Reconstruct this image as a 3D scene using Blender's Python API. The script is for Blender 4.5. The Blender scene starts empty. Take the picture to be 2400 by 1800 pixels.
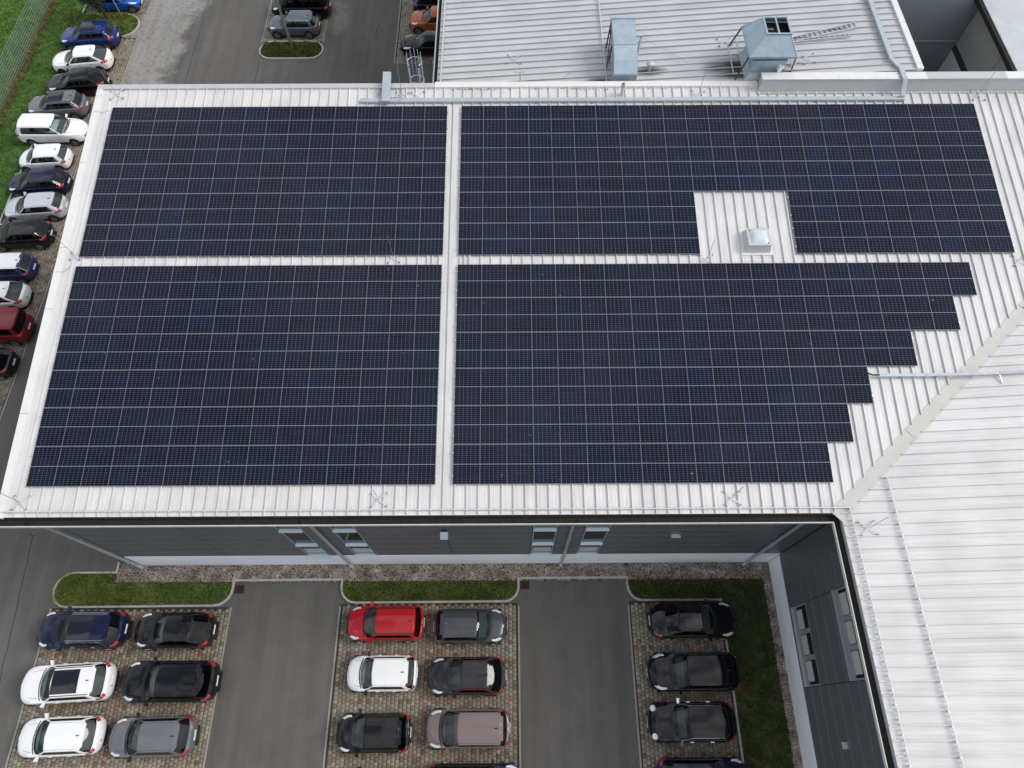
import bpy, math, random
import numpy as np
from mathutils import Matrix, Vector
random.seed(7); RNG = np.random.default_rng(11)
R = math.radians

# ------------------------------------------------------------------ camera, sky, sun, exposure
scene = bpy.context.scene
col = scene.collection
cam_d = bpy.data.cameras.new('camera'); cam = bpy.data.objects.new('camera', cam_d); col.objects.link(cam)
cam_d.sensor_width = 36.0; cam_d.lens = 24.0; cam_d.clip_start = 0.5; cam_d.clip_end = 3000
rx = Vector((0.999986, -0.005297, -0.000801)); dn = Vector((-0.005096, -0.894409, -0.44722)); fw = Vector((0.001653, 0.447218, -0.894424))
cam.matrix_world = Matrix(((rx.x, -dn.x, -fw.x, 20.533), (rx.y, -dn.y, -fw.y, -9.144), (rx.z, -dn.z, -fw.z, 38.751), (0, 0, 0, 1)))
scene.camera = cam
scene.render.resolution_x = 1024; scene.render.resolution_y = 768

SUN_EL, SUN_AZ = R(41), R(86)          # azimuth measured from north (+Y) towards east (+X)
world = bpy.data.worlds.new('World'); scene.world = world; world.use_nodes = True
wn, wl = world.node_tree.nodes, world.node_tree.links
wn.clear()
wo = wn.new('ShaderNodeOutputWorld'); bg = wn.new('ShaderNodeBackground'); sky = wn.new('ShaderNodeTexSky')
sky.sky_type = 'NISHITA'; sky.sun_disc = False; sky.sun_elevation = SUN_EL; sky.sun_rotation = SUN_AZ
sky.air_density = 1.0; sky.dust_density = 2.0; sky.ozone_density = 1.0
tc = wn.new('ShaderNodeTexCoord'); mp = wn.new('ShaderNodeMapping'); mp.inputs['Scale'].default_value = (1, 1, 1.6)
nz = wn.new('ShaderNodeTexNoise'); nz.inputs['Scale'].default_value = 3.7; nz.inputs['Detail'].default_value = 7; nz.inputs['Roughness'].default_value = .58
rp = wn.new('ShaderNodeValToRGB'); rp.color_ramp.elements[0].position = .43; rp.color_ramp.elements[0].color = (.10, .10, .10, 1)
rp.color_ramp.elements[1].position = .58; rp.color_ramp.elements[1].color = (1, 1, 1, 1)
nz2 = wn.new('ShaderNodeTexNoise'); nz2.inputs['Scale'].default_value = 5.5; nz2.inputs['Detail'].default_value = 6
rp2 = wn.new('ShaderNodeValToRGB'); rp2.color_ramp.elements[0].position = .3; rp2.color_ramp.elements[0].color = (4.9, 5.1, 5.5, 1)
rp2.color_ramp.elements[1].position = .7; rp2.color_ramp.elements[1].color = (10.4, 10.35, 10.2, 1)
mx = wn.new('ShaderNodeMix'); mx.data_type = 'RGBA'
wl.new(tc.outputs['Generated'], mp.inputs['Vector']); wl.new(mp.outputs[0], nz.inputs['Vector']); wl.new(mp.outputs[0], nz2.inputs['Vector'])
wl.new(nz.outputs['Fac'], rp.inputs['Fac']); wl.new(nz2.outputs['Fac'], rp2.inputs['Fac'])
wl.new(rp.outputs['Color'], mx.inputs[0]); wl.new(sky.outputs['Color'], mx.inputs[6]); wl.new(rp2.outputs['Color'], mx.inputs[7])
wl.new(mx.outputs[2], bg.inputs['Color']); bg.inputs['Strength'].default_value = 0.10
wl.new(bg.outputs[0], wo.inputs['Surface'])

sun_d = bpy.data.lights.new('sun', 'SUN'); sun_d.energy = 1.4; sun_d.angle = R(24); sun_d.color = (1.0, .975, .945)
sun = bpy.data.objects.new('sun', sun_d); col.objects.link(sun)
sv = Vector((math.sin(SUN_AZ) * math.cos(SUN_EL), math.cos(SUN_AZ) * math.cos(SUN_EL), math.sin(SUN_EL)))
sun.rotation_euler = sv.to_track_quat('Z', 'Y').to_euler(); sun.location = (20, 10, 60)

vs = scene.view_settings
vs.view_transform = 'Standard'; vs.look = 'None'; vs.exposure = 0.62; vs.gamma = 1.0; vs.use_curve_mapping = False

# ------------------------------------------------------------------ materials
MAT = {}
def _base(name):
    m = bpy.data.materials.new(name); m.use_nodes = True
    nt = m.node_tree; b = nt.nodes['Principled BSDF']; MAT[name] = m
    return m, nt, b
def mat(name, color, rough=.6, metal=0., ior=1.45, coat=0., var=0., scale=6., bump=0., bscale=40., rvar=0.):
    """plain surface with optional tonal noise and fine bump"""
    m, nt, b = _base(name)
    b.inputs['Base Color'].default_value = (*color, 1); b.inputs['Roughness'].default_value = rough
    b.inputs['Metallic'].default_value = metal; b.inputs['IOR'].default_value = ior
    b.inputs['Coat Weight'].default_value = coat; b.inputs['Coat Roughness'].default_value = .04
    if var or bump or rvar:
        t = nt.nodes.new('ShaderNodeTexCoord')
    if var or rvar:
        n = nt.nodes.new('ShaderNodeTexNoise'); n.inputs['Scale'].default_value = scale; n.inputs['Detail'].default_value = 6; n.inputs['Roughness'].default_value = .65
        nt.links.new(t.outputs['Object'], n.inputs['Vector'])
    if var:
        r = nt.nodes.new('ShaderNodeMapRange'); r.inputs[1].default_value = .3; r.inputs[2].default_value = .7
        r.inputs[3].default_value = 1 - var; r.inputs[4].default_value = 1 + var
        nt.links.new(n.outputs['Fac'], r.inputs[0])
        mu = nt.nodes.new('ShaderNodeMix'); mu.data_type = 'RGBA'; mu.blend_type = 'MULTIPLY'; mu.inputs[0].default_value = 1
        mu.inputs[6].default_value = (*color, 1); nt.links.new(r.outputs[0], mu.inputs[7]); nt.links.new(mu.outputs[2], b.inputs['Base Color'])
    if rvar:
        r2 = nt.nodes.new('ShaderNodeMapRange'); r2.inputs[1].default_value = .3; r2.inputs[2].default_value = .7
        r2.inputs[3].default_value = max(.02, rough - rvar); r2.inputs[4].default_value = rough + rvar
        nt.links.new(n.outputs['Fac'], r2.inputs[0]); nt.links.new(r2.outputs[0], b.inputs['Roughness'])
    if bump:
        n2 = nt.nodes.new('ShaderNodeTexNoise'); n2.inputs['Scale'].default_value = bscale; n2.inputs['Detail'].default_value = 4
        nt.links.new(t.outputs['Object'], n2.inputs['Vector'])
        bp = nt.nodes.new('ShaderNodeBump'); bp.inputs['Strength'].default_value = bump; bp.inputs['Distance'].default_value = .02
        nt.links.new(n2.outputs['Fac'], bp.inputs['Height']); nt.links.new(bp.outputs[0], b.inputs['Normal'])
    return m
def ramp_mat(name, stops, rough=.8, src='island', scale=3., ior=1.35):
    """colour picked per loose piece (or by attribute 'tint')"""
    m, nt, b = _base(name); b.inputs['Roughness'].default_value = rough; b.inputs['IOR'].default_value = ior
    r = nt.nodes.new('ShaderNodeValToRGB'); e = r.color_ramp.elements
    e[0].position, e[0].color = stops[0][0], (*stops[0][1], 1); e[1].position, e[1].color = stops[-1][0], (*stops[-1][1], 1)
    for p, c in stops[1:-1]:
        k = e.new(p); k.color = (*c, 1)
    g = nt.nodes.new('ShaderNodeNewGeometry')
    t = nt.nodes.new('ShaderNodeTexCoord'); n = nt.nodes.new('ShaderNodeTexNoise'); n.inputs['Scale'].default_value = scale; n.inputs['Detail'].default_value = 3
    nt.links.new(t.outputs['Object'], n.inputs['Vector'])
    mxn = nt.nodes.new('ShaderNodeMath'); mxn.operation = 'MULTIPLY_ADD'; mxn.inputs[1].default_value = .55
    sub = nt.nodes.new('ShaderNodeMath'); sub.operation = 'MULTIPLY_ADD'; sub.inputs[1].default_value = 1.3; sub.inputs[2].default_value = -.42
    nt.links.new(n.outputs['Fac'], sub.inputs[0])
    nt.links.new(g.outputs['Random Per Island'], mxn.inputs[0]); nt.links.new(sub.outputs[0], mxn.inputs[2])
    nt.links.new(mxn.outputs[0], r.inputs['Fac']); nt.links.new(r.outputs['Color'], b.inputs['Base Color'])
    return m
def attr_mat(name, rough=.75, scale=9.):
    m, nt, b = _base(name); b.inputs['Roughness'].default_value = rough; b.inputs['IOR'].default_value = 1.4
    a = nt.nodes.new('ShaderNodeAttribute'); a.attribute_name = 'tint'
    t = nt.nodes.new('ShaderNodeTexCoord'); n = nt.nodes.new('ShaderNodeTexNoise'); n.inputs['Scale'].default_value = scale; n.inputs['Detail'].default_value = 5
    gm = nt.nodes.new('ShaderNodeNewGeometry'); nt.links.new(gm.outputs['Position'], n.inputs['Vector'])
    n3 = nt.nodes.new('ShaderNodeTexNoise'); n3.inputs['Scale'].default_value = .9; n3.inputs['Detail'].default_value = 4; nt.links.new(gm.outputs['Position'], n3.inputs['Vector'])
    ad = nt.nodes.new('ShaderNodeMath'); ad.operation = 'ADD'; nt.links.new(n.outputs['Fac'], ad.inputs[0]); nt.links.new(n3.outputs['Fac'], ad.inputs[1])
    r = nt.nodes.new('ShaderNodeMapRange'); r.inputs[1].default_value = .7; r.inputs[2].default_value = 1.3; r.inputs[3].default_value = .74; r.inputs[4].default_value = 1.15
    nt.links.new(ad.outputs[0], r.inputs[0])
    mu = nt.nodes.new('ShaderNodeMix'); mu.data_type = 'RGBA'; mu.blend_type = 'MULTIPLY'; mu.inputs[0].default_value = 1
    nt.links.new(a.outputs['Color'], mu.inputs[6]); nt.links.new(r.outputs[0], mu.inputs[7]); nt.links.new(mu.outputs[2], b.inputs['Base Color'])
    return m

def asphalt_mat():
    m, nt, b = _base('asphalt'); N = nt.nodes.new; L = nt.links.new
    g = N('ShaderNodeNewGeometry')
    def noise(s, d=5, ro=.6):
        n = N('ShaderNodeTexNoise'); n.inputs['Scale'].default_value = s; n.inputs['Detail'].default_value = d; n.inputs['Roughness'].default_value = ro
        L(g.outputs['Position'], n.inputs['Vector']); return n.outputs['Fac']
    def mr(x, a, b_, c, d):
        r = N('ShaderNodeMapRange'); r.inputs[1].default_value = a; r.inputs[2].default_value = b_; r.inputs[3].default_value = c; r.inputs[4].default_value = d
        L(x, r.inputs[0]); return r.outputs[0]
    def ma(op, x, y):
        k = N('ShaderNodeMath'); k.operation = op
        for i, v in enumerate((x, y)):
            if isinstance(v, (int, float)): k.inputs[i].default_value = v
            else: L(v, k.inputs[i])
        return k.outputs[0]
    fine = mr(noise(19, 3, .8), .34, .66, .80, 1.20)
    mid = mr(noise(1.1, 7, .7), .3, .7, .92, 1.08)
    big = mr(noise(.16, 4), .3, .7, .9, 1.1)
    spots = mr(noise(.9, 9, .75), .68, .76, 1., .70)
    tm = N('ShaderNodeMapping'); tm.inputs['Scale'].default_value = (1.7, .10, 1); L(g.outputs['Position'], tm.inputs['Vector'])
    tn = N('ShaderNodeTexNoise'); tn.inputs['Scale'].default_value = 1.; tn.inputs['Detail'].default_value = 5; L(tm.outputs[0], tn.inputs['Vector']); spots = ma('MULTIPLY', spots, mr(tn.outputs['Fac'], .32, .68, .88, 1.1))
    v = ma('MULTIPLY', ma('MULTIPLY', ma('MULTIPLY', fine, mid), big), spots)
    # pale dried patches: along the west bays north of the hall, and a few small ones in the north yard
    sx = N('ShaderNodeSeparateXYZ'); L(g.outputs['Position'], sx.inputs[0])
    wob = ma('MULTIPLY', ma('SUBTRACT', noise(.35, 8, .68), .5), 7.)
    dx = ma('ADD', ma('ABSOLUTE', ma('ADD', ma('ADD', sx.outputs['X'], 9.6), ma('MULTIPLY', ma('SUBTRACT', sx.outputs['Y'], 42.), -.12)), 0), wob)
    patch = ma('MULTIPLY', mr(dx, 1.7, 2.7, 1, 0), mr(sx.outputs['Y'], 33., 37., 0, 1))
    d2 = ma('ADD', ma('SQRT', ma('ADD', ma('POWER', ma('SUBTRACT', sx.outputs['X'], 5.9), 2.), ma('POWER', ma('MULTIPLY', ma('SUBTRACT', sx.outputs['Y'], 46.), .45), 2.)), 0), ma('MULTIPLY', wob, .45))
    patch2 = mr(d2, .3, 1.2, .6, 0)
    pt = ma('MULTIPLY', ma('MAXIMUM', patch, patch2), mr(noise(3.5, 6, .7), .34, .52, .35, 1))
    ramp = N('ShaderNodeMix'); ramp.data_type = 'RGBA'; L(pt, ramp.inputs[0])
    ramp.inputs[6].default_value = (.104, .098, .089, 1); ramp.inputs[7].default_value = (.26, .25, .232, 1)
    mu = N('ShaderNodeMix'); mu.data_type = 'RGBA'; mu.blend_type = 'MULTIPLY'; mu.inputs[0].default_value = 1
    L(ramp.outputs[2], mu.inputs[6]); L(v, mu.inputs[7]); L(mu.outputs[2], b.inputs['Base Color'])
    b.inputs['Roughness'].default_value = .78; b.inputs['IOR'].default_value = 1.38
    bp = N('ShaderNodeBump'); bp.inputs['Strength'].default_value = .35; bp.inputs['Distance'].default_value = .01; L(noise(60, 2), bp.inputs['Height']); L(bp.outputs[0], b.inputs['Normal'])
asphalt_mat()

def sheet_mat(name, colr, along):
    """coated standing-seam sheet: streaks run down the slope, faint grime"""
    m, nt, b = _base(name); N = nt.nodes.new; L = nt.links.new
    g = N('ShaderNodeNewGeometry'); oi = N('ShaderNodeObjectInfo')
    mp_ = N('ShaderNodeMapping'); mp_.inputs['Scale'].default_value = (5, .25, .25) if along == 'y' else (.25, 5, .25)
    L(g.outputs['Position'], mp_.inputs['Vector'])
    n = N('ShaderNodeTexNoise'); n.inputs['Scale'].default_value = 2.; n.inputs['Detail'].default_value = 6; L(mp_.outputs[0], n.inputs['Vector'])
    n2 = N('ShaderNodeTexNoise'); n2.inputs['Scale'].default_value = .6; n2.inputs['Detail'].default_value = 5; L(g.outputs['Position'], n2.inputs['Vector'])
    def mr(x, a, b_, c, d):
        r = N('ShaderNodeMapRange'); r.inputs[1].default_value = a; r.inputs[2].default_value = b_; r.inputs[3].default_value = c; r.inputs[4].default_value = d
        L(x, r.inputs[0]); return r.outputs[0]
    def mul(x, y):
        k = N('ShaderNodeMath'); k.operation = 'MULTIPLY'; L(x, k.inputs[0]); L(y, k.inputs[1]); return k.outputs[0]
    v = mul(mul(mr(n.outputs['Fac'], .3, .7, .90, 1.05), mr(n2.outputs['Fac'], .3, .7, .91, 1.05)), mr(oi.outputs['Random'], 0, 1, .97, 1.02))
    mu = N('ShaderNodeMix'); mu.data_type = 'RGBA'; mu.blend_type = 'MULTIPLY'; mu.inputs[0].default_value = 1
    mu.inputs[6].default_value = (*colr, 1); L(v, mu.inputs[7]); L(mu.outputs[2], b.inputs['Base Color'])
    b.inputs['Roughness'].default_value = .45; b.inputs['IOR'].default_value = 1.45
sheet_mat('sheet_main', (.63, .622, .608), 'y'); sheet_mat('sheet_wing', (.665, .655, .64), 'x'); sheet_mat('sheet_north', (.50, .505, .51), 'x')

def panel_mat():
    """monocrystalline half-cell laminate: 6 columns x 2 x 9 rows, printed grid under glass"""
    m, nt, b = _base('solar_cells'); N = nt.nodes.new; L = nt.links.new
    t = N('ShaderNodeTexCoord'); sx = N('ShaderNodeSeparateXYZ'); L(t.outputs['Object'], sx.inputs[0]); oi = N('ShaderNodeObjectInfo')
    def ma(op, x, y=0.):
        k = N('ShaderNodeMath'); k.operation = op
        for i, v in enumerate((x, y)):
            if isinstance(v, (int, float)): k.inputs[i].default_value = v
            else: L(v, k.inputs[i])
        return k.outputs[0]
    X, Y = sx.outputs['X'], sx.outputs['Y']
    cw = 1.098 / 6; ch = .83 / 9
    fx = ma('MULTIPLY', ma('ABSOLUTE', ma('SUBTRACT', ma('FRACT', ma('ADD', ma('DIVIDE', X, cw), 3.0)), .5)), cw)     # cw/2 at the gaps
    lx = ma('MULTIPLY', ma('GREATER_THAN', fx, cw / 2 - .0031), ma('LESS_THAN', ma('ABSOLUTE', X), .535))
    ya = ma('SUBTRACT', ma('ABSOLUTE', Y), .009)
    fy = ma('MULTIPLY', ma('ABSOLUTE', ma('SUBTRACT', ma('FRACT', ma('DIVIDE', ya, ch)), .5)), ch)
    ly = ma('GREATER_THAN', fy, ch / 2 - .0024)
    mid = ma('LESS_THAN', ya, 0.)
    edge = ma('GREATER_THAN', ya, .846)
    line = ma('MAXIMUM', ma('MAXIMUM', lx, ly), ma('GREATER_THAN', ma('ABSOLUTE', X), .5625)); strong = ma('MAXIMUM', mid, edge)
    hue = N('ShaderNodeValToRGB'); e = hue.color_ramp.elements; hue.color_ramp.interpolation = 'LINEAR'
    e[0].position, e[0].color = 0, (.0044, .0074, .0140, 1); e[1].position, e[1].color = 1, (.0050, .0105, .037, 1)
    for p, c in ((.25, (.0050, .0073, .0175)), (.5, (.0062, .0070, .0165)), (.7, (.0050, .0083, .0240)), (.88, (.0050, .0094, .030))):
        k = e.new(p); k.color = (*c, 1)
    g = N('ShaderNodeNewGeometry')
    nb = N('ShaderNodeTexNoise'); nb.inputs['Scale'].default_value = .16; nb.inputs['Detail'].default_value = 3; L(g.outputs['Position'], nb.inputs['Vector'])
    L(ma('ADD', ma('MULTIPLY', oi.outputs['Random'], .42), ma('MULTIPLY', ma('SUBTRACT', nb.outputs['Fac'], .28), 1.1)), hue.inputs['Fac']); n = N('ShaderNodeTexNoise'); n.inputs['Scale'].default_value = 1.1; n.inputs['Detail'].default_value = 4; L(g.outputs['Position'], n.inputs['Vector'])
    r = N('ShaderNodeMapRange'); r.inputs[1].default_value = .3; r.inputs[2].default_value = .7; r.inputs[3].default_value = .75; r.inputs[4].default_value = 1.3; L(n.outputs['Fac'], r.inputs[0])
    hv = N('ShaderNodeMix'); hv.data_type = 'RGBA'; hv.blend_type = 'MULTIPLY'; hv.inputs[0].default_value = 1; L(hue.outputs[0], hv.inputs[6]); L(r.outputs[0], hv.inputs[7])
    m1 = N('ShaderNodeMix'); m1.data_type = 'RGBA'; L(line, m1.inputs[0]); L(hv.outputs[2], m1.inputs[6]); m1.inputs[7].default_value = (.155, .17, .215, 1)
    m2 = N('ShaderNodeMix'); m2.data_type = 'RGBA'; L(strong, m2.inputs[0]); L(m1.outputs[2], m2.inputs[6]); m2.inputs[7].default_value = (.29, .31, .37, 1)
    nd = N('ShaderNodeTexNoise'); nd.inputs['Scale'].default_value = 3.6; nd.inputs['Detail'].default_value = 2; nd.inputs['Roughness'].default_value = .4; L(g.outputs['Position'], nd.inputs['Vector'])
    dr = N('ShaderNodeMapRange'); dr.inputs[1].default_value = .775; dr.inputs[2].default_value = .80; dr.inputs[3].default_value = 0; dr.inputs[4].default_value = .3; L(nd.outputs['Fac'], dr.inputs[0])
    m3 = N('ShaderNodeMix'); m3.data_type = 'RGBA'; L(dr.outputs[0], m3.inputs[0]); L(m2.outputs[2], m3.inputs[6]); m3.inputs[7].default_value = (.35, .35, .34, 1)
    L(m3.outputs[2], b.inputs['Base Color']); b.inputs['Roughness'].default_value = .12; b.inputs['IOR'].default_value = 1.17
panel_mat()

mat('alu', (.62, .63, .65), .35, .75); mat('alu_frame', (.19, .195, .215), .45, .2)
mat('flashing_white', (.66, .655, .645), .45, var=.05, scale=2.5); mat('flashing_grey', (.45, .46, .47), .45, var=.06, scale=2.)
mat('valley_sheet', (.50, .49, .45), .5, var=.07, scale=1.6)
mat('galvanised', (.42, .47, .50), .42, .35, var=.10, scale=3.5, rvar=.08)
mat('galvanised_blue', (.36, .45, .51), .4, .35, var=.12, scale=2.2, rvar=.08)
mat('cladding', (.108, .113, .120), .42, var=.05, scale=1.2); mat('cladding_dark', (.055, .058, .062), .5)
mat('joint_black', (.01, .01, .011), .8)
mat('plinth', (.82, .85, .87), .8, var=.05, scale=.8)
mat('gutter_dirt', (.014, .013, .010), .9, var=.5, scale=7.); mat('gutter_lip', (.55, .54, .50), .5, var=.15, scale=3)
mat('hole', (.002, .002, .002), .9)
mat('window_frame', (.30, .38, .46), .35, .2); mat('window_sill', (.48, .56, .61), .4, .2); mat('grey_wall', (.24, .26, .28), .6, var=.05, scale=1.)
mat('window_frame_grey', (.30, .31, .33), .4, .2)
mat('window_glass', (.018, .026, .03), .05, ior=1.5); mat('blind', (.45, .45, .42), .6)
mat('downpipe', (.40, .45, .48), .4, .2, var=.06); mat('pipe_foot', (.6, .62, .62), .5)
mat('white_metal', (.60, .60, .60), .4, .2); mat('dark_metal', (.06, .065, .07), .5, .4); mat('steel', (.35, .36, .37), .35, .7)
mat('concrete', (.26, .255, .23), .85, var=.18, scale=5., bump=.2); mat('concrete_light', (.40, .395, .365), .85, var=.15, scale=5., bump=.2)
mat('joint_sand', (.040, .034, .024), .95, var=.35, scale=2.5)
mat('soil', (.055, .060, .022), .95, var=.4, scale=4.); mat('lawn_base', (.055, .11, .022), .95, var=.4, scale=1.2)
mat('field_base', (.048, .105, .024), .95, var=.3, scale=.8)
attr_mat('paver_stone')
ramp_mat('grass', [(0, (.05, .080, .014)), (.35, (.10, .145, .024)), (.7, (.18, .22, .045)), (1, (.30, .29, .11))], .7, scale=.8)
ramp_mat('grass_bright', [(0, (.065, .14, .016)), (.5, (.11, .22, .026)), (1, (.20, .29, .055))], .7, scale=.8)
ramp_mat('grass_lawn', [(0, (.045, .10, .016)), (.5, (.075, .165, .024)), (.85, (.12, .20, .038)), (1, (.20, .21, .08))], .7, scale=.5)
ramp_mat('grass_painted_shade', [(0, (.020, .040, .010)), (.5, (.040, .072, .016)), (.85, (.065, .095, .024)), (1, (.10, .11, .04))], .8, scale=.6)  # grass colours darkened to carry the shade of the inner corner
ramp_mat('grass_dry', [(0, (.09, .075, .025)), (.5, (.16, .125, .045)), (1, (.10, .12, .03))], .8, scale=.7)
ramp_mat('hedge_leaf', [(0, (.030, .050, .010)), (.5, (.070, .095, .018)), (1, (.14, .15, .035))], .6, scale=1.2)
ramp_mat('tree_leaf', [(0, (.010, .022, .008)), (.5, (.022, .042, .013)), (1, (.045, .070, .02))], .55, scale=1.)
ramp_mat('gravel', [(0, (.07, .05, .04)), (.3, (.19, .145, .115)), (.6, (.32, .26, .22)), (.85, (.45, .40, .36)), (1, (.65, .62, .58))], .85, scale=1.5)
mat('bark', (.07, .055, .04), .9, var=.3, scale=9); mat('tar', (.022, .022, .023), .6)
mat('fence_green', (.34, .38, .36), .5, .3); mat('fence_post', (.16, .21, .26), .5, .3)
mat('pole', (.30, .32, .33), .4, .5); mat('rust', (.055, .028, .022), .8, var=.3, scale=12)
mat('lamp_glass', (.7, .72, .72), .25); mat('bag', (.75, .77, .8), .6); mat('bag_blue', (.05, .18, .45), .6); mat('red_plastic', (.35, .03, .02), .5)
mat('stain_black', (.03, .028, .024), .95, var=.4, scale=3)
mat('pale_roof', (.48, .50, .505), .5, var=.12, scale=.9)
mat('corrugated', (.40, .39, .36), .6)
mat('tyre', (.012, .012, .012), .8); mat('rim', (.42, .43, .45), .3, .8); mat('rim_dark', (.03, .03, .032), .4, .5)
mat('car_glass', (.016, .024, .024), .04, ior=1.52); mat('car_black', (.010, .010, .011), .4)
def thin_glass(name, tint):
    m = bpy.data.materials.new(name); m.use_nodes = True; nt = m.node_tree; nt.nodes.clear(); MAT[name] = m
    o = nt.nodes.new('ShaderNodeOutputMaterial'); mx_ = nt.nodes.new('ShaderNodeMixShader'); tr = nt.nodes.new('ShaderNodeBsdfTransparent'); gl = nt.nodes.new('ShaderNodeBsdfGlossy'); fr = nt.nodes.new('ShaderNodeFresnel')
    tr.inputs['Color'].default_value = (*tint, 1); gl.inputs['Roughness'].default_value = .02; fr.inputs['IOR'].default_value = 1.5
    nt.links.new(fr.outputs[0], mx_.inputs[0]); nt.links.new(tr.outputs[0], mx_.inputs[1]); nt.links.new(gl.outputs[0], mx_.inputs[2]); nt.links.new(mx_.outputs[0], o.inputs['Surface'])
thin_glass('windscreen', (.70, .80, .79)); thin_glass('side_glass', (.42, .47, .47)); thin_glass('rear_glass', (.30, .34, .34))
mat('interior', (.045, .046, .047), .8); mat('dashboard', (.10, .105, .108), .7, var=.3, scale=5); mat('seat', (.060, .060, .063), .9); mat('seat_light', (.16, .155, .145), .9)
mat('pano', (.010, .011, .018), .06, ior=1.5)
mat('headlight', (.68, .70, .72), .15, .2, coat=1); mat('taillight', (.33, .012, .015), .2, coat=1)
mat('plate', (.75, .75, .73), .5); mat('plate_blue', (.02, .06, .35), .5); mat('chrome', (.75, .76, .78), .15, .9)
mat('trim_red', (.30, .008, .02), .35)
def paint(name, c, metal=.0, rough=.38):
    m = mat('paint_' + name, c, rough, metal, coat=.95); m.node_tree.nodes['Principled BSDF'].inputs['Specular IOR Level'].default_value = .05; m.node_tree.nodes['Principled BSDF'].inputs['Coat IOR'].default_value = 1.42
paint('white', (.78, .78, .78)); paint('navy', (.007, .008, .034)); paint('black', (.004, .004, .006)); paint('black_warm', (.008, .0075, .009))
paint('grey', (.15, .158, .172), .3); paint('silver', (.50, .52, .55), .3); paint('red', (.36, .012, .018)); paint('red_dark', (.17, .012, .018))
paint('brown', (.19, .15, .135), .3); paint('charcoal', (.022, .022, .027), .2); paint('gunmetal', (.060, .062, .072), .3); paint('blue', (.012, .032, .16), .3); paint('blue_bright', (.008, .10, .46), .2)
paint('blue_mid', (.014, .028, .105)); paint('orange', (.42, .115, .028), .2); paint('bluegrey', (.11, .135, .16), .3)

# ------------------------------------------------------------------ mesh helpers
class MB:
    def __init__(s): s.v = []; s.f = []
    def quad(s, a, b, c, d):
        n = len(s.v); s.v += [tuple(a), tuple(b), tuple(c), tuple(d)]; s.f.append((n, n + 1, n + 2, n + 3)); return s
    def poly(s, pts):
        n = len(s.v); s.v += [tuple(p) for p in pts]; s.f.append(tuple(range(n, n + len(pts)))); return s
    def box(s, x0, x1, y0, y1, z0, z1):
        n = len(s.v)
        s.v += [(x0, y0, z0), (x1, y0, z0), (x1, y1, z0), (x0, y1, z0), (x0, y0, z1), (x1, y0, z1), (x1, y1, z1), (x0, y1, z1)]
        s.f += [tuple(n + i for i in q) for q in ((3, 2, 1, 0), (4, 5, 6, 7), (0, 1, 5, 4), (1, 2, 6, 5), (2, 3, 7, 6), (3, 0, 4, 7))]; return s
    def hexa(s, p):
        n = len(s.v); s.v += [tuple(q) for q in p]
        s.f += [tuple(n + i for i in q) for q in ((3, 2, 1, 0), (4, 5, 6, 7), (0, 1, 5, 4), (1, 2, 6, 5), (2, 3, 7, 6), (3, 0, 4, 7))]; return s
    def prism(s, poly, axis, a, b):
        """extrude a closed 2D polygon along an axis: axis 'x' uses (y,z) pairs, 'y' uses (x,z), 'z' uses (x,y)"""
        def P(q, t): return {'x': (t, q[0], q[1]), 'y': (q[0], t, q[1]), 'z': (q[0], q[1], t)}[axis]
        n = len(s.v); k = len(poly)
        s.v += [P(q, a) for q in poly] + [P(q, b) for q in poly]
        s.f.append(tuple(range(n + k - 1, n - 1, -1))); s.f.append(tuple(range(n + k, n + 2 * k)))
        for i in range(k): s.f.append((n + i, n + (i + 1) % k, n + k + (i + 1) % k, n + k + i))
        return s
    def tube(s, pts, r, seg=6, cap=True):
        pts = [Vector(p) for p in pts]; rings = []
        for i, p in enumerate(pts):
            d = (pts[min(i + 1, len(pts) - 1)] - pts[max(i - 1, 0)]).normalized()
            u = d.cross(Vector((0, 0, 1)))
            if u.length < 1e-3: u = Vector((1, 0, 0))
            u.normalize(); w = d.cross(u); n = len(s.v); rr = r[i] if isinstance(r, (list, tuple)) else r
            for k in range(seg):
                a = 2 * math.pi * k / seg; s.v.append(tuple(p + u * (rr * math.cos(a)) + w * (rr * math.sin(a))))
            rings.append(n)
        for a, b in zip(rings, rings[1:]):
            for k in range(seg): s.f.append((a + k, a + (k + 1) % seg, b + (k + 1) % seg, b + k))
        if cap:
            s.f.append(tuple(rings[0] + k for k in reversed(range(seg)))); s.f.append(tuple(rings[-1] + k for k in range(seg)))
        return s
    def bar(s, a, b, w, h):
        a, b = Vector(a), Vector(b); d = (b - a).normalized(); u = d.cross(Vector((0, 0, 1)))
        if u.length < 1e-3: u = Vector((1, 0, 0))
        u.normalize(); t = u.cross(d); u *= w / 2; t *= h / 2
        return s.hexa([a - u - t, a + u - t, b + u - t, b - u - t, a - u + t, a + u + t, b + u + t, b - u + t])
    def disc(s, c, r, seg=14, axis='z'):
        n = len(s.v)
        for k in range(seg):
            a = 2 * math.pi * k / seg; p, q = r * math.cos(a), r * math.sin(a)
            s.v.append((c[0] + p, c[1] + q, c[2]) if axis == 'z' else (c[0] + p, c[1], c[2] + q))
        s.f.append(tuple(range(n, n + seg))); return s
    def mesh(s, name, smooth=False, off=None):
        me = bpy.data.meshes.new(name)
        v = s.v if off is None else [(p[0] - off[0], p[1] - off[1], p[2] - off[2]) for p in s.v]
        me.from_pydata(v, [], s.f); me.update()
        if smooth:
            me.polygons.foreach_set('use_smooth', [True] * len(me.polygons)); me.set_sharp_from_angle(angle=R(38))
        return me
    def build(s, name, m, parent=None, smooth=False):
        off = None
        if parent is not None: off = world_loc(parent)
        me = s.mesh(name, smooth, off); me.materials.append(MAT[m])
        return link(name, me, parent)
LOC = {}
def world_loc(o): return LOC.get(o.name, (0, 0, 0))
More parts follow.
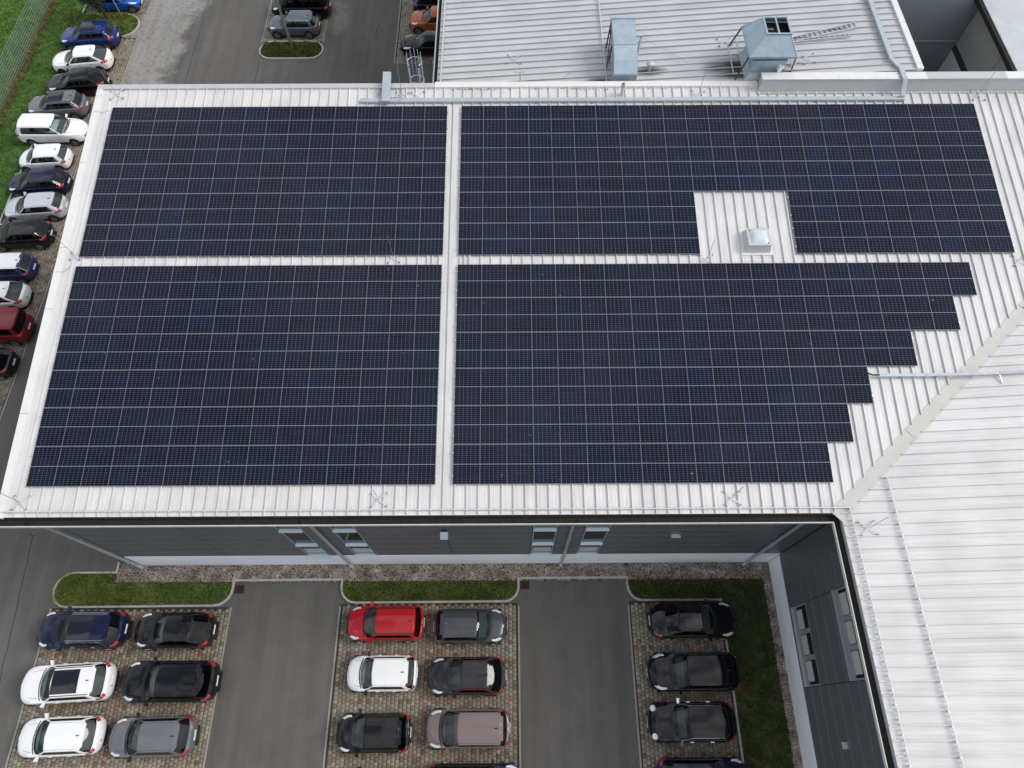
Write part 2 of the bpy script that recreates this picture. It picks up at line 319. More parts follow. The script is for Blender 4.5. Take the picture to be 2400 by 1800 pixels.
def link(name, me, parent=None):
    o = bpy.data.objects.new(name, me); col.objects.link(o)
    if parent is not None: o.parent = parent; LOC[o.name] = LOC.get(parent.name, (0, 0, 0))
    return o
def tag(o, label=None, cat=None, group=None, kind=None):
    if label: o['label'] = label
    if cat: o['category'] = cat
    if group: o['group'] = group
    if kind: o['kind'] = kind
    return o
def empty(name, loc, label=None, cat=None, group=None, kind=None, rot=None):
    o = bpy.data.objects.new(name, None); o.empty_display_size = .3; col.objects.link(o); o.location = loc; LOC[o.name] = tuple(loc)
    if rot: o.rotation_euler = rot
    return tag(o, label, cat, group, kind)
def fast_mesh(name, verts, faces, m, tint=None):
    """numpy arrays; faces (n,k) all of one size; tint per face rgb"""
    me = bpy.data.meshes.new(name); nv, (nf, k) = len(verts), faces.shape
    me.vertices.add(nv); me.vertices.foreach_set('co', verts.astype(np.float32).ravel())
    me.loops.add(nf * k); me.loops.foreach_set('vertex_index', faces.astype(np.int32).ravel())
    me.polygons.add(nf); me.polygons.foreach_set('loop_start', np.arange(0, nf * k, k, dtype=np.int32))
    me.update(calc_edges=True); me.materials.append(MAT[m])
    if tint is not None:
        a = me.color_attributes.new('tint', 'FLOAT_COLOR', 'CORNER'); c = np.ones((nf, k, 4), np.float32); c[:, :, :3] = tint[:, None, :]
        a.data.foreach_set('color', c.ravel())
    return me

# ------------------------------------------------------------------ ground, paving, kerbs
tag(MB().quad((-400, -400, 0), (450, -400, 0), (450, 450, 0), (-400, 450, 0)).build('ground', 'asphalt'), 'worn grey asphalt yard and driving lanes around the hall', kind='structure')
tag(MB().quad((-19.9, -60, .004), (-16.25, -60, .004), (-16.25, 120, .004), (-19.9, 120, .004)).build('lawn_strip', 'lawn_base'), 'mown grass strip between parked cars and wire fence', kind='structure')
tag(MB().quad((-300, -200, .008), (-19.9, -200, .008), (-19.9, 300, .008), (-300, 300, .008)).build('field', 'field_base'), 'bright green field beyond the wire fence', kind='structure')

PV = .21
GREYS = [(.34, .32, .265), (.30, .28, .23), (.37, .35, .295), (.26, .235, .185), (.22, .185, .14), (.32, .295, .24), (.35, .325, .275), (.29, .265, .22)]
REDS = [(.40, .225, .18), (.35, .19, .15), (.43, .265, .22), (.21, .125, .09)]
def pavers(x0, x1, y0, y1, redcol=None, redrows=()):
    """centres + tints of a field of square stones laid in staggered north-south columns"""
    out = []; nx = int((x1 - x0) / PV); ox = x0 + ((x1 - x0) - nx * PV) / 2
    for i in range(nx):
        cx = ox + (i + .5) * PV; st = (i % 2) * PV / 2
        ny = int((y1 - y0 - st) / PV)
        for j in range(ny):
            cy = y0 + st + (j + .5) * PV
            red = redcol is not None and abs(cx - redcol) < PV / 2
            if not red and i % 2 == 0:
                red = any(abs(cy - r) < PV / 2 for r in redrows) and random.random() < .85
            c = random.choice(REDS if red else GREYS); k = random.uniform(.66, .84); c = (c[0] * 1.02, c[1] * .97, c[2] * .90)
            out.append((cx, cy, (c[0] * k, c[1] * k, c[2] * k)))
    return out
def paver_stuff(name, lst, parent):
    n = len(lst); c = np.array([(p[0], p[1]) for p in lst]); t = np.array([p[2] for p in lst])
    h = PV / 2 - .008; hz = .018 + RNG.uniform(-.003, .003, n); b = h - .008
    jit = RNG.uniform(-.003, .003, (n, 2)); c = c + jit
    V = np.zeros((n, 8, 3)); sgn = np.array([(-1, -1), (1, -1), (1, 1), (-1, 1)])
    V[:, :4, :2] = c[:, None] + sgn * h; V[:, :4, 2] = .006
    V[:, 4:, :2] = c[:, None] + sgn * b; V[:, 4:, 2] = hz[:, None]
    q = np.array([(4, 5, 6, 7), (0, 1, 5, 4), (1, 2, 6, 5), (2, 3, 7, 6), (3, 0, 4, 7)])
    F = (np.arange(n)[:, None, None] * 8 + q).reshape(-1, 4)
    o = link(name, fast_mesh(name, V.reshape(-1, 3), F, 'paver_stone', np.repeat(t, 5, 0)), parent)
    o['kind'] = 'stuff'; return o
def paving(name, label, rects, redcol=None, redrows=(), singles=None):
    mb = MB()
    for (x0, x1, y0, y1) in rects: mb.quad((x0, y0, .005), (x1, y0, .005), (x1, y1, .005), (x0, y1, .005))
    root = tag(mb.build(name, 'joint_sand'), label, kind='structure'); lst = []
    for r in rects: lst += pavers(*r, redcol=redcol, redrows=redrows)
    if singles:
        pick = [p for p in lst if any(a <= p[0] <= b and c <= p[1] <= d for a, b, c, d in singles)][:100]
        ids = set(id(p) for p in pick); lst = [p for p in lst if id(p) not in ids]
        h = PV / 2 - .008; b = h - .008; cache = {}
        for (cx, cy, t) in pick:
            key = tuple(round(q, 2) for q in t)
            if key not in cache:
                V = np.array([(-h, -h, 0), (h, -h, 0), (h, h, 0), (-h, h, 0), (-b, -b, .013), (b, -b, .013), (b, b, .013), (-b, b, .013)])
                F = np.array([(4, 5, 6, 7), (0, 1, 5, 4), (1, 2, 6, 5), (2, 3, 7, 6), (3, 0, 4, 7)])
                cache[key] = fast_mesh('paver', V, F, 'paver_stone', np.repeat(np.array([t]), 5, 0))
            o = link('paver', cache[key], root); o.location = (cx, cy, .006 + random.uniform(-.002, .002))
    paver_stuff('paver_field', lst, root); return root
rows = (-5.72, -8.22, -10.67, -13.1)
paving('parking_paving', 'paved double row of bays at the bottom left, red marker stones', [(-4.55, 5.15, -14.2, -3.3)], .24, rows, [(-3.5, 4.9, -6.0, -5.5), (-3.0, 4.5, -8.5, -8.0)])
rows = (-5.65, -8.08, -10.55, -13.0)
paving('parking_paving', 'paved double row of bays in the bottom middle, red marker stones', [(11.2, 20.85, -14.2, -3.15)], 16.0, rows, [(11.4, 20.6, -5.9, -5.4), (11.4, 20.6, -8.3, -7.8)])
rows = (-5.57, -8.07, -10.53, -13.0)
paving('parking_paving', 'paved single row of bays in the shade of the wing', [(26.93, 31.9, -14.2, -3.1)], None, rows, [(27.0, 31.8, -5.8, -5.35), (27.0, 31.6, -8.3, -7.85)])
paving('parking_paving', 'long paved row of bays beside the grass strip', [(-16.1, -11.15, 3.0, 43.3), (-16.1, -11.15, 46.4, 56)], None, [4.0 + 2.48 * k for k in range(21)])
paving('parking_paving', 'short paved bay row behind the planted island', [(-.35, 4.75, 42.7, 56)], None, [45.0, 47.5])
paving('parking_paving', 'paved bays beside the wall of the neighbouring hall', [(11.05, 16.5, 40.1, 56)], None, [42.6, 45.1])

def offset_path(pts, w):
    P = [Vector((p[0], p[1])) for p in pts]; out = []
    for i, p in enumerate(P):
        d1 = (p - P[i - 1]).normalized() if i else (P[1] - p).normalized()
        d2 = (P[i + 1] - p).normalized() if i < len(P) - 1 else d1
        n = Vector((-(d1.y + d2.y), d1.x + d2.x))
        if n.length < 1e-6: n = Vector((-d1.y, d1.x))
        n.normalize(); c = max(.5, n.dot(Vector((-d1.y, d1.x)))); out.append((p + n * (w / 2 / c), p - n * (w / 2 / c)))
    return out
def kerb(name, label, pts, w=.11, h=.11, step=1.0, m='concrete_light'):
    """kerb laid from single stones; long runs are cut into metre pieces, curves into their own stones"""
    fine = [pts[0]]
    for a, b in zip(pts, pts[1:]):
        d = math.hypot(b[0] - a[0], b[1] - a[1]); n = max(1, round(d / step))
        for k in range(1, n + 1): fine.append((a[0] + (b[0] - a[0]) * k / n, a[1] + (b[1] - a[1]) * k / n))
    root = empty(name, (pts[0][0], pts[0][1], 0), label, kind='structure'); off = offset_path(fine, w)
    for (l0, r0), (l1, r1) in zip(off, off[1:]):
        g = .006; d = Vector((l1.x - l0.x, l1.y - l0.y)); d = d.normalized() * g; hz = h + random.uniform(-.006, .006)
        A, B, C, D = l0 + d, r0 + d, r1 - d, l1 - d
        MB().hexa([(q.x, q.y, 0) for q in (A, B, C, D)] + [(q.x, q.y, hz) for q in (A, B, C, D)]).build('kerb_stone', m, root)
    return root
def arc(cx, cy, r, a0, a1, n=5): return [(cx + r * math.cos(R(a0 + (a1 - a0) * k / n)), cy + r * math.sin(R(a0 + (a1 - a0) * k / n))) for k in range(n + 1)]
kerb('kerb', 'pale kerb round the planted beds along the foot of the hall',
     [(-1.47, -.85), (-1.47, -1.42), (-3.75, -1.42)] + arc(-3.75, -2.34, .92, 90, 270, 8)[1:] + [(4.25, -3.22)] + arc(4.25, -2.32, .9, -90, 0)[1:] + [(5.15, -1.88), (11.14, -1.86)]
     + [(11.14, -2.25)] + arc(12.0, -2.25, .86, 180, 270)[1:] + [(20.1, -3.08)] + arc(20.1, -2.28, .8, -90, 0)[1:] + [(20.9, -1.84), (26.9, -1.83), (26.9, -2.25)] + arc(27.7, -2.25, .8, 180, 270)[1:] + [(31.95, -3.05), (31.95, -14.2)])
for nm, x in (('left bay paving, outer side', -4.6), ('left bay paving, lane side', 5.2), ('middle bay paving, left side', 11.15), ('middle bay paving, right side', 20.9), ('right bay paving, lane side', 26.88)):
    kerb('edging', 'flush concrete edging of the ' + nm, [(x, -3.3), (x, -14.2)], .09, .022, 1.0, 'concrete')
kerb('edging', 'flush concrete edging between long bay row and driving lane', [(-11.1, 3), (-11.1, 43.4)], .1, .022, 1.0, 'concrete')
kerb('edging', 'kerb between long bay row and grass strip', [(-16.18, 3), (-16.18, 43.3)], .1, .09, 1.0)
kerb('edging', 'kerb beside the grass strip behind the bright blue car', [(-16.6, 46.6), (-16.6, 56)], .1, .09, 1.0)
kerb('edging', 'flush edging beside the black van bays, left', [(-.4, 42.7), (-.4, 56)], .1, .022, 1., 'concrete'); kerb('edging', 'flush edging beside the black van bays, right', [(4.8, 42.7), (4.8, 56)], .1, .022, 1., 'concrete')
kerb('edging', 'flush edging of the bays beside the neighbouring hall', [(16.5, 40.05), (11.0, 40.05), (11.0, 56)], .1, .022, 1., 'concrete')
kerb('kerb', 'pale oval kerb round the island with the lamp post', [(.65, 40.6)] + arc(.65, 41.65, 1.05, 270, 90, 8)[1:] + [(3.85, 42.7)] + arc(3.85, 41.65, 1.05, 90, -90, 8)[1:] + [(.65, 40.6)])
kerb('kerb', 'pale kerb round the grass island beside the blue car', [(-16.2, 43.35), (-12.8, 43.35)] + arc(-12.8, 44.85, 1.5, -90, 90, 8)[1:] + [(-16.2, 46.35)])

def slab(name, label, pts, z, m): return tag(MB().poly([(x, y, z) for x, y in pts]).build(name, m), label, kind='structure')
bed1 = [(-1.53, -1.48), (-3.75, -1.48)] + arc(-3.75, -2.34, .87, 90, 270, 8)[1:] + [(4.25, -3.17)] + arc(4.25, -2.32, .85, -90, 0)[1:] + [(5.1, -1.95), (-1.53, -1.95)]
bed2 = [(11.19, -1.95), (11.19, -2.25)] + arc(12.0, -2.25, .81, 180, 270)[1:] + [(20.1, -3.03)] + arc(20.1, -2.28, .75, -90, 0)[1:] + [(20.85, -1.95)]
bed3 = [(26.95, -1.95), (26.95, -2.25)] + arc(27.7, -2.25, .75, 180, 270)[1:] + [(32.0, -3.0), (32.0, -14.2), (34.42, -14.2), (34.42, -1.95)]
slab('planting_bed', 'planted bed at the left corner of the hall', bed1, .07, 'soil'); slab('planting_bed', 'planted bed in front of the middle bays', bed2, .07, 'soil'); slab('planting_bed', 'dark planted bed in the inner corner of the hall', bed3, .07, 'soil')
slab('gravel_bed', 'gravel strip along the foot of the hall', [(-1.42, -.9), (-1.42, -1.97), (34.44, -1.97), (34.44, -14.2), (35.0, -14.2), (35.0, -.9)], .055, 'stain_black')
slab('planting_bed', 'planted oval island with lamp post', arc(.65, 41.65, 1.0, 270, 90, 8) + arc(3.85, 41.65, 1.0, 90, -90, 8), .07, 'soil')
slab('planting_bed', 'grass island with the young tree', [(-17.5, 43.4), (-12.8, 43.4)] + arc(-12.8, 44.85, 1.45, -90, 90, 8)[1:] + [(-17.5, 46.3)], .07, 'lawn_base')

def inside(P, poly):
    x, y = P[:, 0], P[:, 1]; r = np.zeros(len(P), bool); n = len(poly)
    for i in range(n):
        (x0, y0), (x1, y1) = poly[i], poly[(i + 1) % n]
        if y0 == y1: continue
        r ^= ((y0 > y) != (y1 > y)) & (x < (x1 - x0) * (y - y0) / (y1 - y0) + x0)
    return r
def scatter(poly, dens):
    a = np.array(poly); lo, hi = a.min(0), a.max(0); n = int((hi - lo).prod() * dens)
    P = RNG.uniform(lo, hi, (n, 2)); return P[inside(P, poly)]
def blades(name, label, P, z, m, h=(.08, .18), w=.012, lean=.7, cat=None):
    cl = np.sin(P[:, 0] * 3.1 + 1.7 * np.sin(P[:, 1] * 2.3)) * np.cos(P[:, 1] * 3.7 + 1.3 * np.sin(P[:, 0] * 2.9)); P = P[RNG.uniform(-1.3, .6, len(P)) < cl + .35]
    n = len(P); a = RNG.uniform(0, 2 * math.pi, n); H = RNG.uniform(*h, n) * (1 + .35 * np.sin(P[:, 0] * 3.1 + 1.7 * np.sin(P[:, 1] * 2.3)) * np.cos(P[:, 1] * 3.7)); l = RNG.uniform(.15, lean, n) * H; la = RNG.uniform(0, 2 * math.pi, n)
    dx, dy = np.cos(a) * w, np.sin(a) * w; V = np.zeros((n, 5, 3))
    V[:, 0] = np.c_[P[:, 0] - dx, P[:, 1] - dy, np.full(n, z)]; V[:, 1] = np.c_[P[:, 0] + dx, P[:, 1] + dy, np.full(n, z)]
    mx_, my_ = P[:, 0] + np.cos(la) * l * .4, P[:, 1] + np.sin(la) * l * .4
    V[:, 2] = np.c_[mx_ + dx * .8, my_ + dy * .8, z + H * .6]; V[:, 3] = np.c_[mx_ - dx * .8, my_ - dy * .8, z + H * .6]
    V[:, 4] = np.c_[P[:, 0] + np.cos(la) * l * 1.2, P[:, 1] + np.sin(la) * l * 1.2, z + H * .95]
    F = (np.arange(n)[:, None, None] * 5 + np.array([(0, 1, 2), (0, 2, 3), (3, 2, 4)])).reshape(-1, 3)
    o = link(name, fast_mesh(name, V.reshape(-1, 3), F, m)); return tag(o, label, cat or 'grass', kind='stuff')
inset = lambda P, poly, d=.10: P[inside(P + (d, 0), poly) & inside(P - (d, 0), poly) & inside(P + (0, d), poly) & inside(P - (0, d), poly)]
P1 = inset(scatter(bed1, 900), bed1)
blades('bed_grass', 'long shaggy grass in the bed at the left corner of the hall', P1[P1[:, 0] < 1.2], .07, 'grass', (.12, .30), .016, 1.5)
blades('bed_grass', 'short bright grass in the bed before the left lane', P1[P1[:, 0] > .6], .07, 'grass_bright', (.06, .15), .016, 1.1)
blades('bed_grass', 'trimmed olive grass in the bed above the red car', inset(scatter(bed2, 1000), bed2), .07, 'grass', (.06, .17), .016, 1.)
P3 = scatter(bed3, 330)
blades('bed_grass', 'grass in the inner corner of the hall, its shade painted into the colour', P3, .07, 'grass_painted_shade', (.06, .2), .018, 1.)
blades('lawn_grass', 'mown lawn blades between car row and fence', scatter([(-19.4, 8), (-16.3, 8), (-16.3, 56), (-19.4, 56)], 240), .004, 'grass_lawn', (.05, .14), .025, 1.)
blades('dry_grass', 'dry yellow grass along the foot of the fence', scatter([(-20.0, 20), (-19.1, 20), (-19.1, 56), (-20.0, 56)], 220), .004, 'grass_dry', (.1, .3), .022, 1.)
blades('field_grass', 'bright meadow grass beyond the fence', scatter([(-30, 25), (-20, 25), (-20, 60), (-30, 60)], 130), .008, 'grass_bright', (.08, .2), .03, 1.)
blades('island_grass', 'rough grass on the island with the young tree', scatter([(-17.5, 43.4), (-12.8, 43.4)] + arc(-12.8, 44.85, 1.45, -90, 90, 8)[1:] + [(-17.5, 46.3)], 380), .07, 'grass', (.1, .3), .02, .9)
def leaves(name, pts, size, m, parent=None, label=None, cat=None, kind=None):
    n = len(pts); A = RNG.normal(size=(n, 3)); A /= np.linalg.norm(A, axis=1)[:, None]; B = np.cross(A, RNG.normal(size=(n, 3))); B /= np.linalg.norm(B, axis=1)[:, None]
    s = RNG.uniform(.6, 1.3, n)[:, None] * size
    V = np.stack([pts - A * s, pts + B * s * .55, pts + A * s, pts - B * s * .55], 1)
    o = link(name, fast_mesh(name, V.reshape(-1, 3), np.arange(n * 4).reshape(n, 4), m), parent)
    if parent is not None:
        o.location = (-LOC.get(parent.name, (0, 0, 0))[0], -LOC.get(parent.name, (0, 0, 0))[1], -LOC.get(parent.name, (0, 0, 0))[2])
    return tag(o, label, cat, kind=kind)
isl = scatter(arc(.65, 41.65, .93, 270, 90, 8) + arc(3.85, 41.65, .93, 90, -90, 8), 1500)
edge = np.minimum(1, np.clip((.95 - np.maximum(np.abs(isl[:, 1] - 41.65), np.maximum(.65 - isl[:, 0], isl[:, 0] - 3.85))) * 3, .15, 1))
leaves('ground_cover', np.c_[isl, .08 + RNG.uniform(0, 1, len(isl)) * .42 * edge * (.75 + .25 * np.sin(isl[:, 0] * 5) * np.cos(isl[:, 1] * 6))], .045, 'hedge_leaf', None, 'dense low ground cover on the oval island with lamp post', 'ground cover', 'stuff')
b3 = scatter([(26.97, -2.0), (26.97, -2.3), (27.7, -2.98), (31.9, -2.98), (31.9, -2.0)], 900)
leaves('ground_cover', np.c_[b3, .08 + RNG.uniform(0, .35, len(b3))], .04, 'hedge_leaf', None, 'low dark shrubs in the bed behind the black saloon', 'ground cover', 'stuff')
def gravel(name, label, P):
    n = len(P); s = RNG.uniform(.020, .055, (n, 1)); o = np.array([(1, 0, 0), (0, 1, 0), (-1, 0, 0), (0, -1, 0), (0, 0, .8)]); jj = RNG.uniform(.7, 1.2, (n, 5, 1))
    a = RNG.uniform(0, 6.28, n); c, s_ = np.cos(a), np.sin(a); rot = np.stack([np.stack([c, -s_, 0 * c], -1), np.stack([s_, c, 0 * c], -1), np.stack([0 * c, 0 * c, 1 + 0 * c], -1)], 1)
    V = np.einsum('nij,kj->nki', rot, o) * jj * s[:, None]; V[:, :, :2] += P[:, None]; V[:, :, 2] += .056 + RNG.uniform(-.004, .012, (n, 1))
    F = (np.arange(n)[:, None, None] * 5 + np.array([(0, 1, 4), (1, 2, 4), (2, 3, 4), (3, 0, 4)])).reshape(-1, 3)
    return tag(link(name, fast_mesh(name, V.reshape(-1, 3), F, 'gravel')), label, 'gravel', kind='stuff')
gravel('gravel', 'brown and grey pebbles along the front of the hall', scatter([(-1.40, -.9), (-1.40, -1.95), (34.9, -1.95), (34.9, -.9)], 650))
gravel('gravel', 'pebbles along the foot of the wing wall', scatter([(34.46, -1.95), (34.46, -14), (34.9, -14), (34.9, -1.95)], 900))

def strip(name, label, pts, w, m='tar', z=.003):
    off = offset_path(pts, w); mb = MB()
    for (l0, r0), (l1, r1) in zip(off, off[1:]): mb.quad((r0.x, r0.y, z), (r1.x, r1.y, z), (l1.x, l1.y, z), (l0.x, l0.y, z))
    return tag(mb.build(name, m), label, kind='structure')
def wig(a, b, n, amp): return [(a[0] + (b[0] - a[0]) * k / n + random.uniform(-amp, amp), a[1] + (b[1] - a[1]) * k / n + random.uniform(-amp, amp) * .3) for k in range(n + 1)]
strip('asphalt_seam', 'dark sealed crack down the left driving lane', wig((-6.8, .7), (-6.2, -7.), 14, .03) + wig((-6.15, -7.6), (-6.1, -14), 8, .03), .045)
strip('asphalt_seam', 'forked end of the sealed crack, left arm', [(-7.1, .86), (-6.95, .74), (-6.8, .68)], .05); strip('asphalt_seam', 'forked end of the sealed crack, right arm', [(-6.8, .68), (-6.65, .75), (-6.5, .87)], .04)
strip('asphalt_seam', 'long lane seam in the north yard', wig((-6.05, 56), (-5.85, 30), 30, .03), .05); strip('asphalt_seam', 'lane seam running from the oval island', wig((-.25, 41.1), (-.25, 30), 14, .03), .045)
strip('asphalt_seam', 'scuff mark in the north yard', wig((9.3, 45.6), (9.2, 43), 6, .03), .05, z=.0035); strip('asphalt_seam', 'short slanted scuff mark in the north yard', [(9.3, 44.6), (8.9, 43.3)], .04, z=.0042)

# drains in the two lane corners
for lab, x0, y1 in (('rusty drain grate at the bed kerb, left lane', 5.24, -2.12), ('rusty drain grate at the bed kerb, right lane', 20.98, -1.98)):
    t = empty('drain_grate', (x0, y1 - .45, 0), lab, 'drain grate', 'lane drain grates')
    f = MB(); f.box(x0, x0 + .52, y1 - .46, y1 - .42, 0, .03).box(x0, x0 + .52, y1 - .04, y1, 0, .03).box(x0, x0 + .04, y1 - .42, y1 - .04, 0, .03).box(x0 + .48, x0 + .52, y1 - .42, y1 - .04, 0, .03); f.build('frame', 'rust', t)
    MB().quad((x0, y1 - .46, .006), (x0 + .52, y1 - .46, .006), (x0 + .52, y1, .006), (x0, y1, .006)).build('pit', 'hole', t)
    for k in range(6): MB().box(x0 + .04 + k * .075, x0 + .075 + k * .075, y1 - .42, y1 - .04, .008, .027).build('bar', 'rust', t)
    MB().box(x0 + .04, x0 + .48, y1 - .245, y1 - .215, .008, .029).build('crossbar', 'rust', t)

# ------------------------------------------------------------------ the hall: walls, windows, roof
SL = R(7.57); CS, SN = math.cos(SL), math.sin(SL); ZB = 11.0
def RF(u, v, n=0.): return (u, v * CS - n * SN, v * SN + n * CS + ZB)      # roof frame -> world
def zmain(y): return ZB + .1329 * y - .121                               # top of the main roof sheets
def zwing(x): return ZB - .29 + .122 * (x - 34.3)
def znorth(x): return ZB + 1.6 + .07 * (x - 16.55)
def yval(x): return -1.3 + (x - 34.3) * 9.08 / 9.9                        # valley line in plan
XE, YN, YS = 54.0, 20.95, -1.25

hall = empty('industrial_hall', (0, 0, 0), 'large white-roofed hall with dark grey cladding, covered in solar panels', 'building')
# core volumes behind the cladding
MB().box(-.12, XE, -.92, YN - .05, 0, 10.45).build('wall_core', 'cladding_dark', hall)
MB().box(34.98, XE, -30, -.93, 0, 10.45).build('wall_core', 'cladding_dark', hall)
PL = 2.15
def clad(parent, axis, fixed, out, segs, z0, z1, step=1.0, holes=()):
    """rows of horizontal sandwich panels; each panel is its own piece with open joints"""
    n = int(math.ceil((z1 - z0) / step - 1e-6))
    for a, b in segs:
        for k in range(n):
            za, zb = z0 + k * step, min(z1, z0 + (k + 1) * step)
            cuts = [(za, zb)]
            for (ha, hb, hz0, hz1) in holes:
                if a >= ha - .01 and b <= hb + .01:
                    nc = []
                    for p, q in cuts:
                        if q <= hz0 or p >= hz1: nc.append((p, q)); continue
                        if p < hz0: nc.append((p, hz0))
                        if q > hz1: nc.append((hz1, q))
                    cuts = nc
            for p, q in cuts:
                if q - p < .03: continue
                g = .006; c = .012; ct = .045; A, B, P, Q = a + g, b - g, p + g, q - g
                def W(t, d, z): return (t, fixed + out * d, z) if axis == 'x' else (fixed + out * d, t, z)
                v = [W(A, 0, P), W(B, 0, P), W(B, 0, Q), W(A, 0, Q), W(A + c, .07, P + c), W(B - c, .07, P + c), W(B - c, .07, Q - ct), W(A + c, .07, Q - ct)]
                MB().hexa(v).build('cladding_panel', 'cladding', parent)
WIN_S = [(9.68, 10.85), (12.18, 13.34), (21.53, 22.67), (23.96, 25.11)]
wall_s = MB().box(-.12, 34.9, -.94, -.925, 0, 10.6).build('wall_south', 'joint_black', hall)
clad(wall_s, 'x', -.93, -1, [(-.16, 5.4), (5.4, 9.66), (10.87, 12.16), (13.36, 17.4), (17.4, 21.51), (22.69, 23.94), (25.13, 29.25), (29.25, 34.86)], PL, 10.6)
wall_w = MB().prism([(-.92, 0), (20.9, 0), (20.9, zmain(20.9) - .2), (-.92, zmain(-.92) - .2)], 'x', -.14, -.125).build('wall_west', 'joint_black', hall)
clad(wall_w, 'y', -.13, -1, [(-.92, 6.4), (6.4, 13.6), (13.6, 20.88)], .6, 10.4)
for a, b in ((-.91, 6.39), (6.41, 13.59), (13.61, 20.87)): MB().prism([(a, 10.41), (b, 10.41), (b, zmain(b) - .2), (a, zmain(a) - .2)], 'x', -.20, -.142).build('cladding_panel', 'cladding', wall_w)
wall_e = MB().box(34.96, 34.975, -30, -.93, 0, 10.6).build('wall_wing', 'joint_black', hall)
clad(wall_e, 'y', 34.97, -1, [(-3.81, -1.0), (-7.56, -3.81), (-15.0, -7.56), (-27, -15)], 1.85, 10.6, holes=[(-7.56, -3.81, 2.35, 4.0), (-7.56, -3.81, 7.35, 9.05)])
wall_n = MB().box(-.12, 16.9, YN - .05, YN - .035, 0, 13.4).build('wall_north', 'joint_black', hall)
clad(wall_n, 'x', YN - .04, 1, [(-.1, 8.), (8., 16.9)], .6, 13.4)
MB().box(-.10, 34.88, -1.03, -.945, 0, PL - .02).build('plinth', 'plinth', hall)
MB().box(34.90, 34.955, -30, -1.04, 0, 1.83).build('plinth', 'plinth', hall)

for i, (a, b) in enumerate(WIN_S):
    w = MB().box(a, b, -.942, -.935, 2.15, 10.4).build('window', 'window_glass', hall)
    f = MB()
    f.box(a, a + .06, -1.0, -.945, 2.15, 10.4).box(b - .06, b, -1.0, -.945, 2.15, 10.4); f.build('frame', 'window_frame', w)
    for (z0, z1) in ((4.2, 4.62), (6.95, 7.35), (9.6, 9.95)):
        MB().box(a + .06, b - .06, -.985, -.945, z0, z1).build('transom', 'window_frame', w)
        MB().prism([(-1.09, z1 - .03), (-.95, z1 + .02), (-.95, z1 - .04), (-1.09, z1 - .09)], 'x', a + .03, b - .03).build('ledge', 'window_sill', w)
        MB().box(a + .11, b - .11, -.995, -.986, z1 + .18, z1 + .24).build('sash_rail', 'window_sill', w)
    MB().box(a + .10, b - .10, -.955, -.944, 2.6, 3.5).build('blind', 'blind', w)
    MB().box(a + .10, b - .10, -.990, -.956, 2.42, 2.50).build('sash_rail', 'window_sill', w)
    MB().hexa([(a - .03, -1.17, PL - .05), (b + .03, -1.17, PL - .05), (b + .03, -1.0, PL + .01), (a - .03, -1.0, PL + .01), (a - .03, -1.17, PL - .02), (b + .03, -1.17, PL - .02), (b + .03, -.95, PL + .06), (a - .03, -.95, PL + .06)]).build('sill', 'window_sill', w)
for z0, z1 in ((2.35, 4.0), (7.35, 9.05)):
    w = MB().box(34.948, 34.955, -7.56, -3.81, z0, z1).build('window', 'window_glass', hall)
    f = MB(); f.box(34.915, 34.947, -7.55, -7.47, z0, z1).box(34.915, 34.947, -3.90, -3.82, z0, z1).box(34.915, 34.947, -7.47, -3.90, z1 - .09, z1)
    f.box(34.93, 34.947, -7.47, -3.90, z0, z0 + .30); f.build('frame', 'window_frame_grey', w)
    for k in range(2):
        y = -3.9 - (k + 1) * 1.19; MB().box(34.912, 34.947, y - .11, y + .11, z0 + .30, z1 - .09).build('mullion', 'window_frame_grey', w)
    for k in range(3):
        y = -3.9 - k * 1.19; MB().box(34.925, 34.947, y - 1.05, y - .14, z0 + .34, z0 + .37).build('sash_rail', 'window_sill', w)
        MB().quad((34.944, y - 1.05, z0 + .38), (34.944, y - .14, z0 + .38), (34.944, y - .14, z0 + .98), (34.944, y - 1.05, z0 + .98)).build('blind', 'blind', w)
    MB().hexa([(34.78, -7.55, z0 - .03), (34.92, -7.55, z0), (34.92, -3.82, z0), (34.78, -3.82, z0 - .03), (34.78, -7.55, z0), (34.92, -7.55, z0 + .04), (34.92, -3.82, z0 + .04), (34.78, -3.82, z0)]).build('sill', 'window_frame_grey', w)

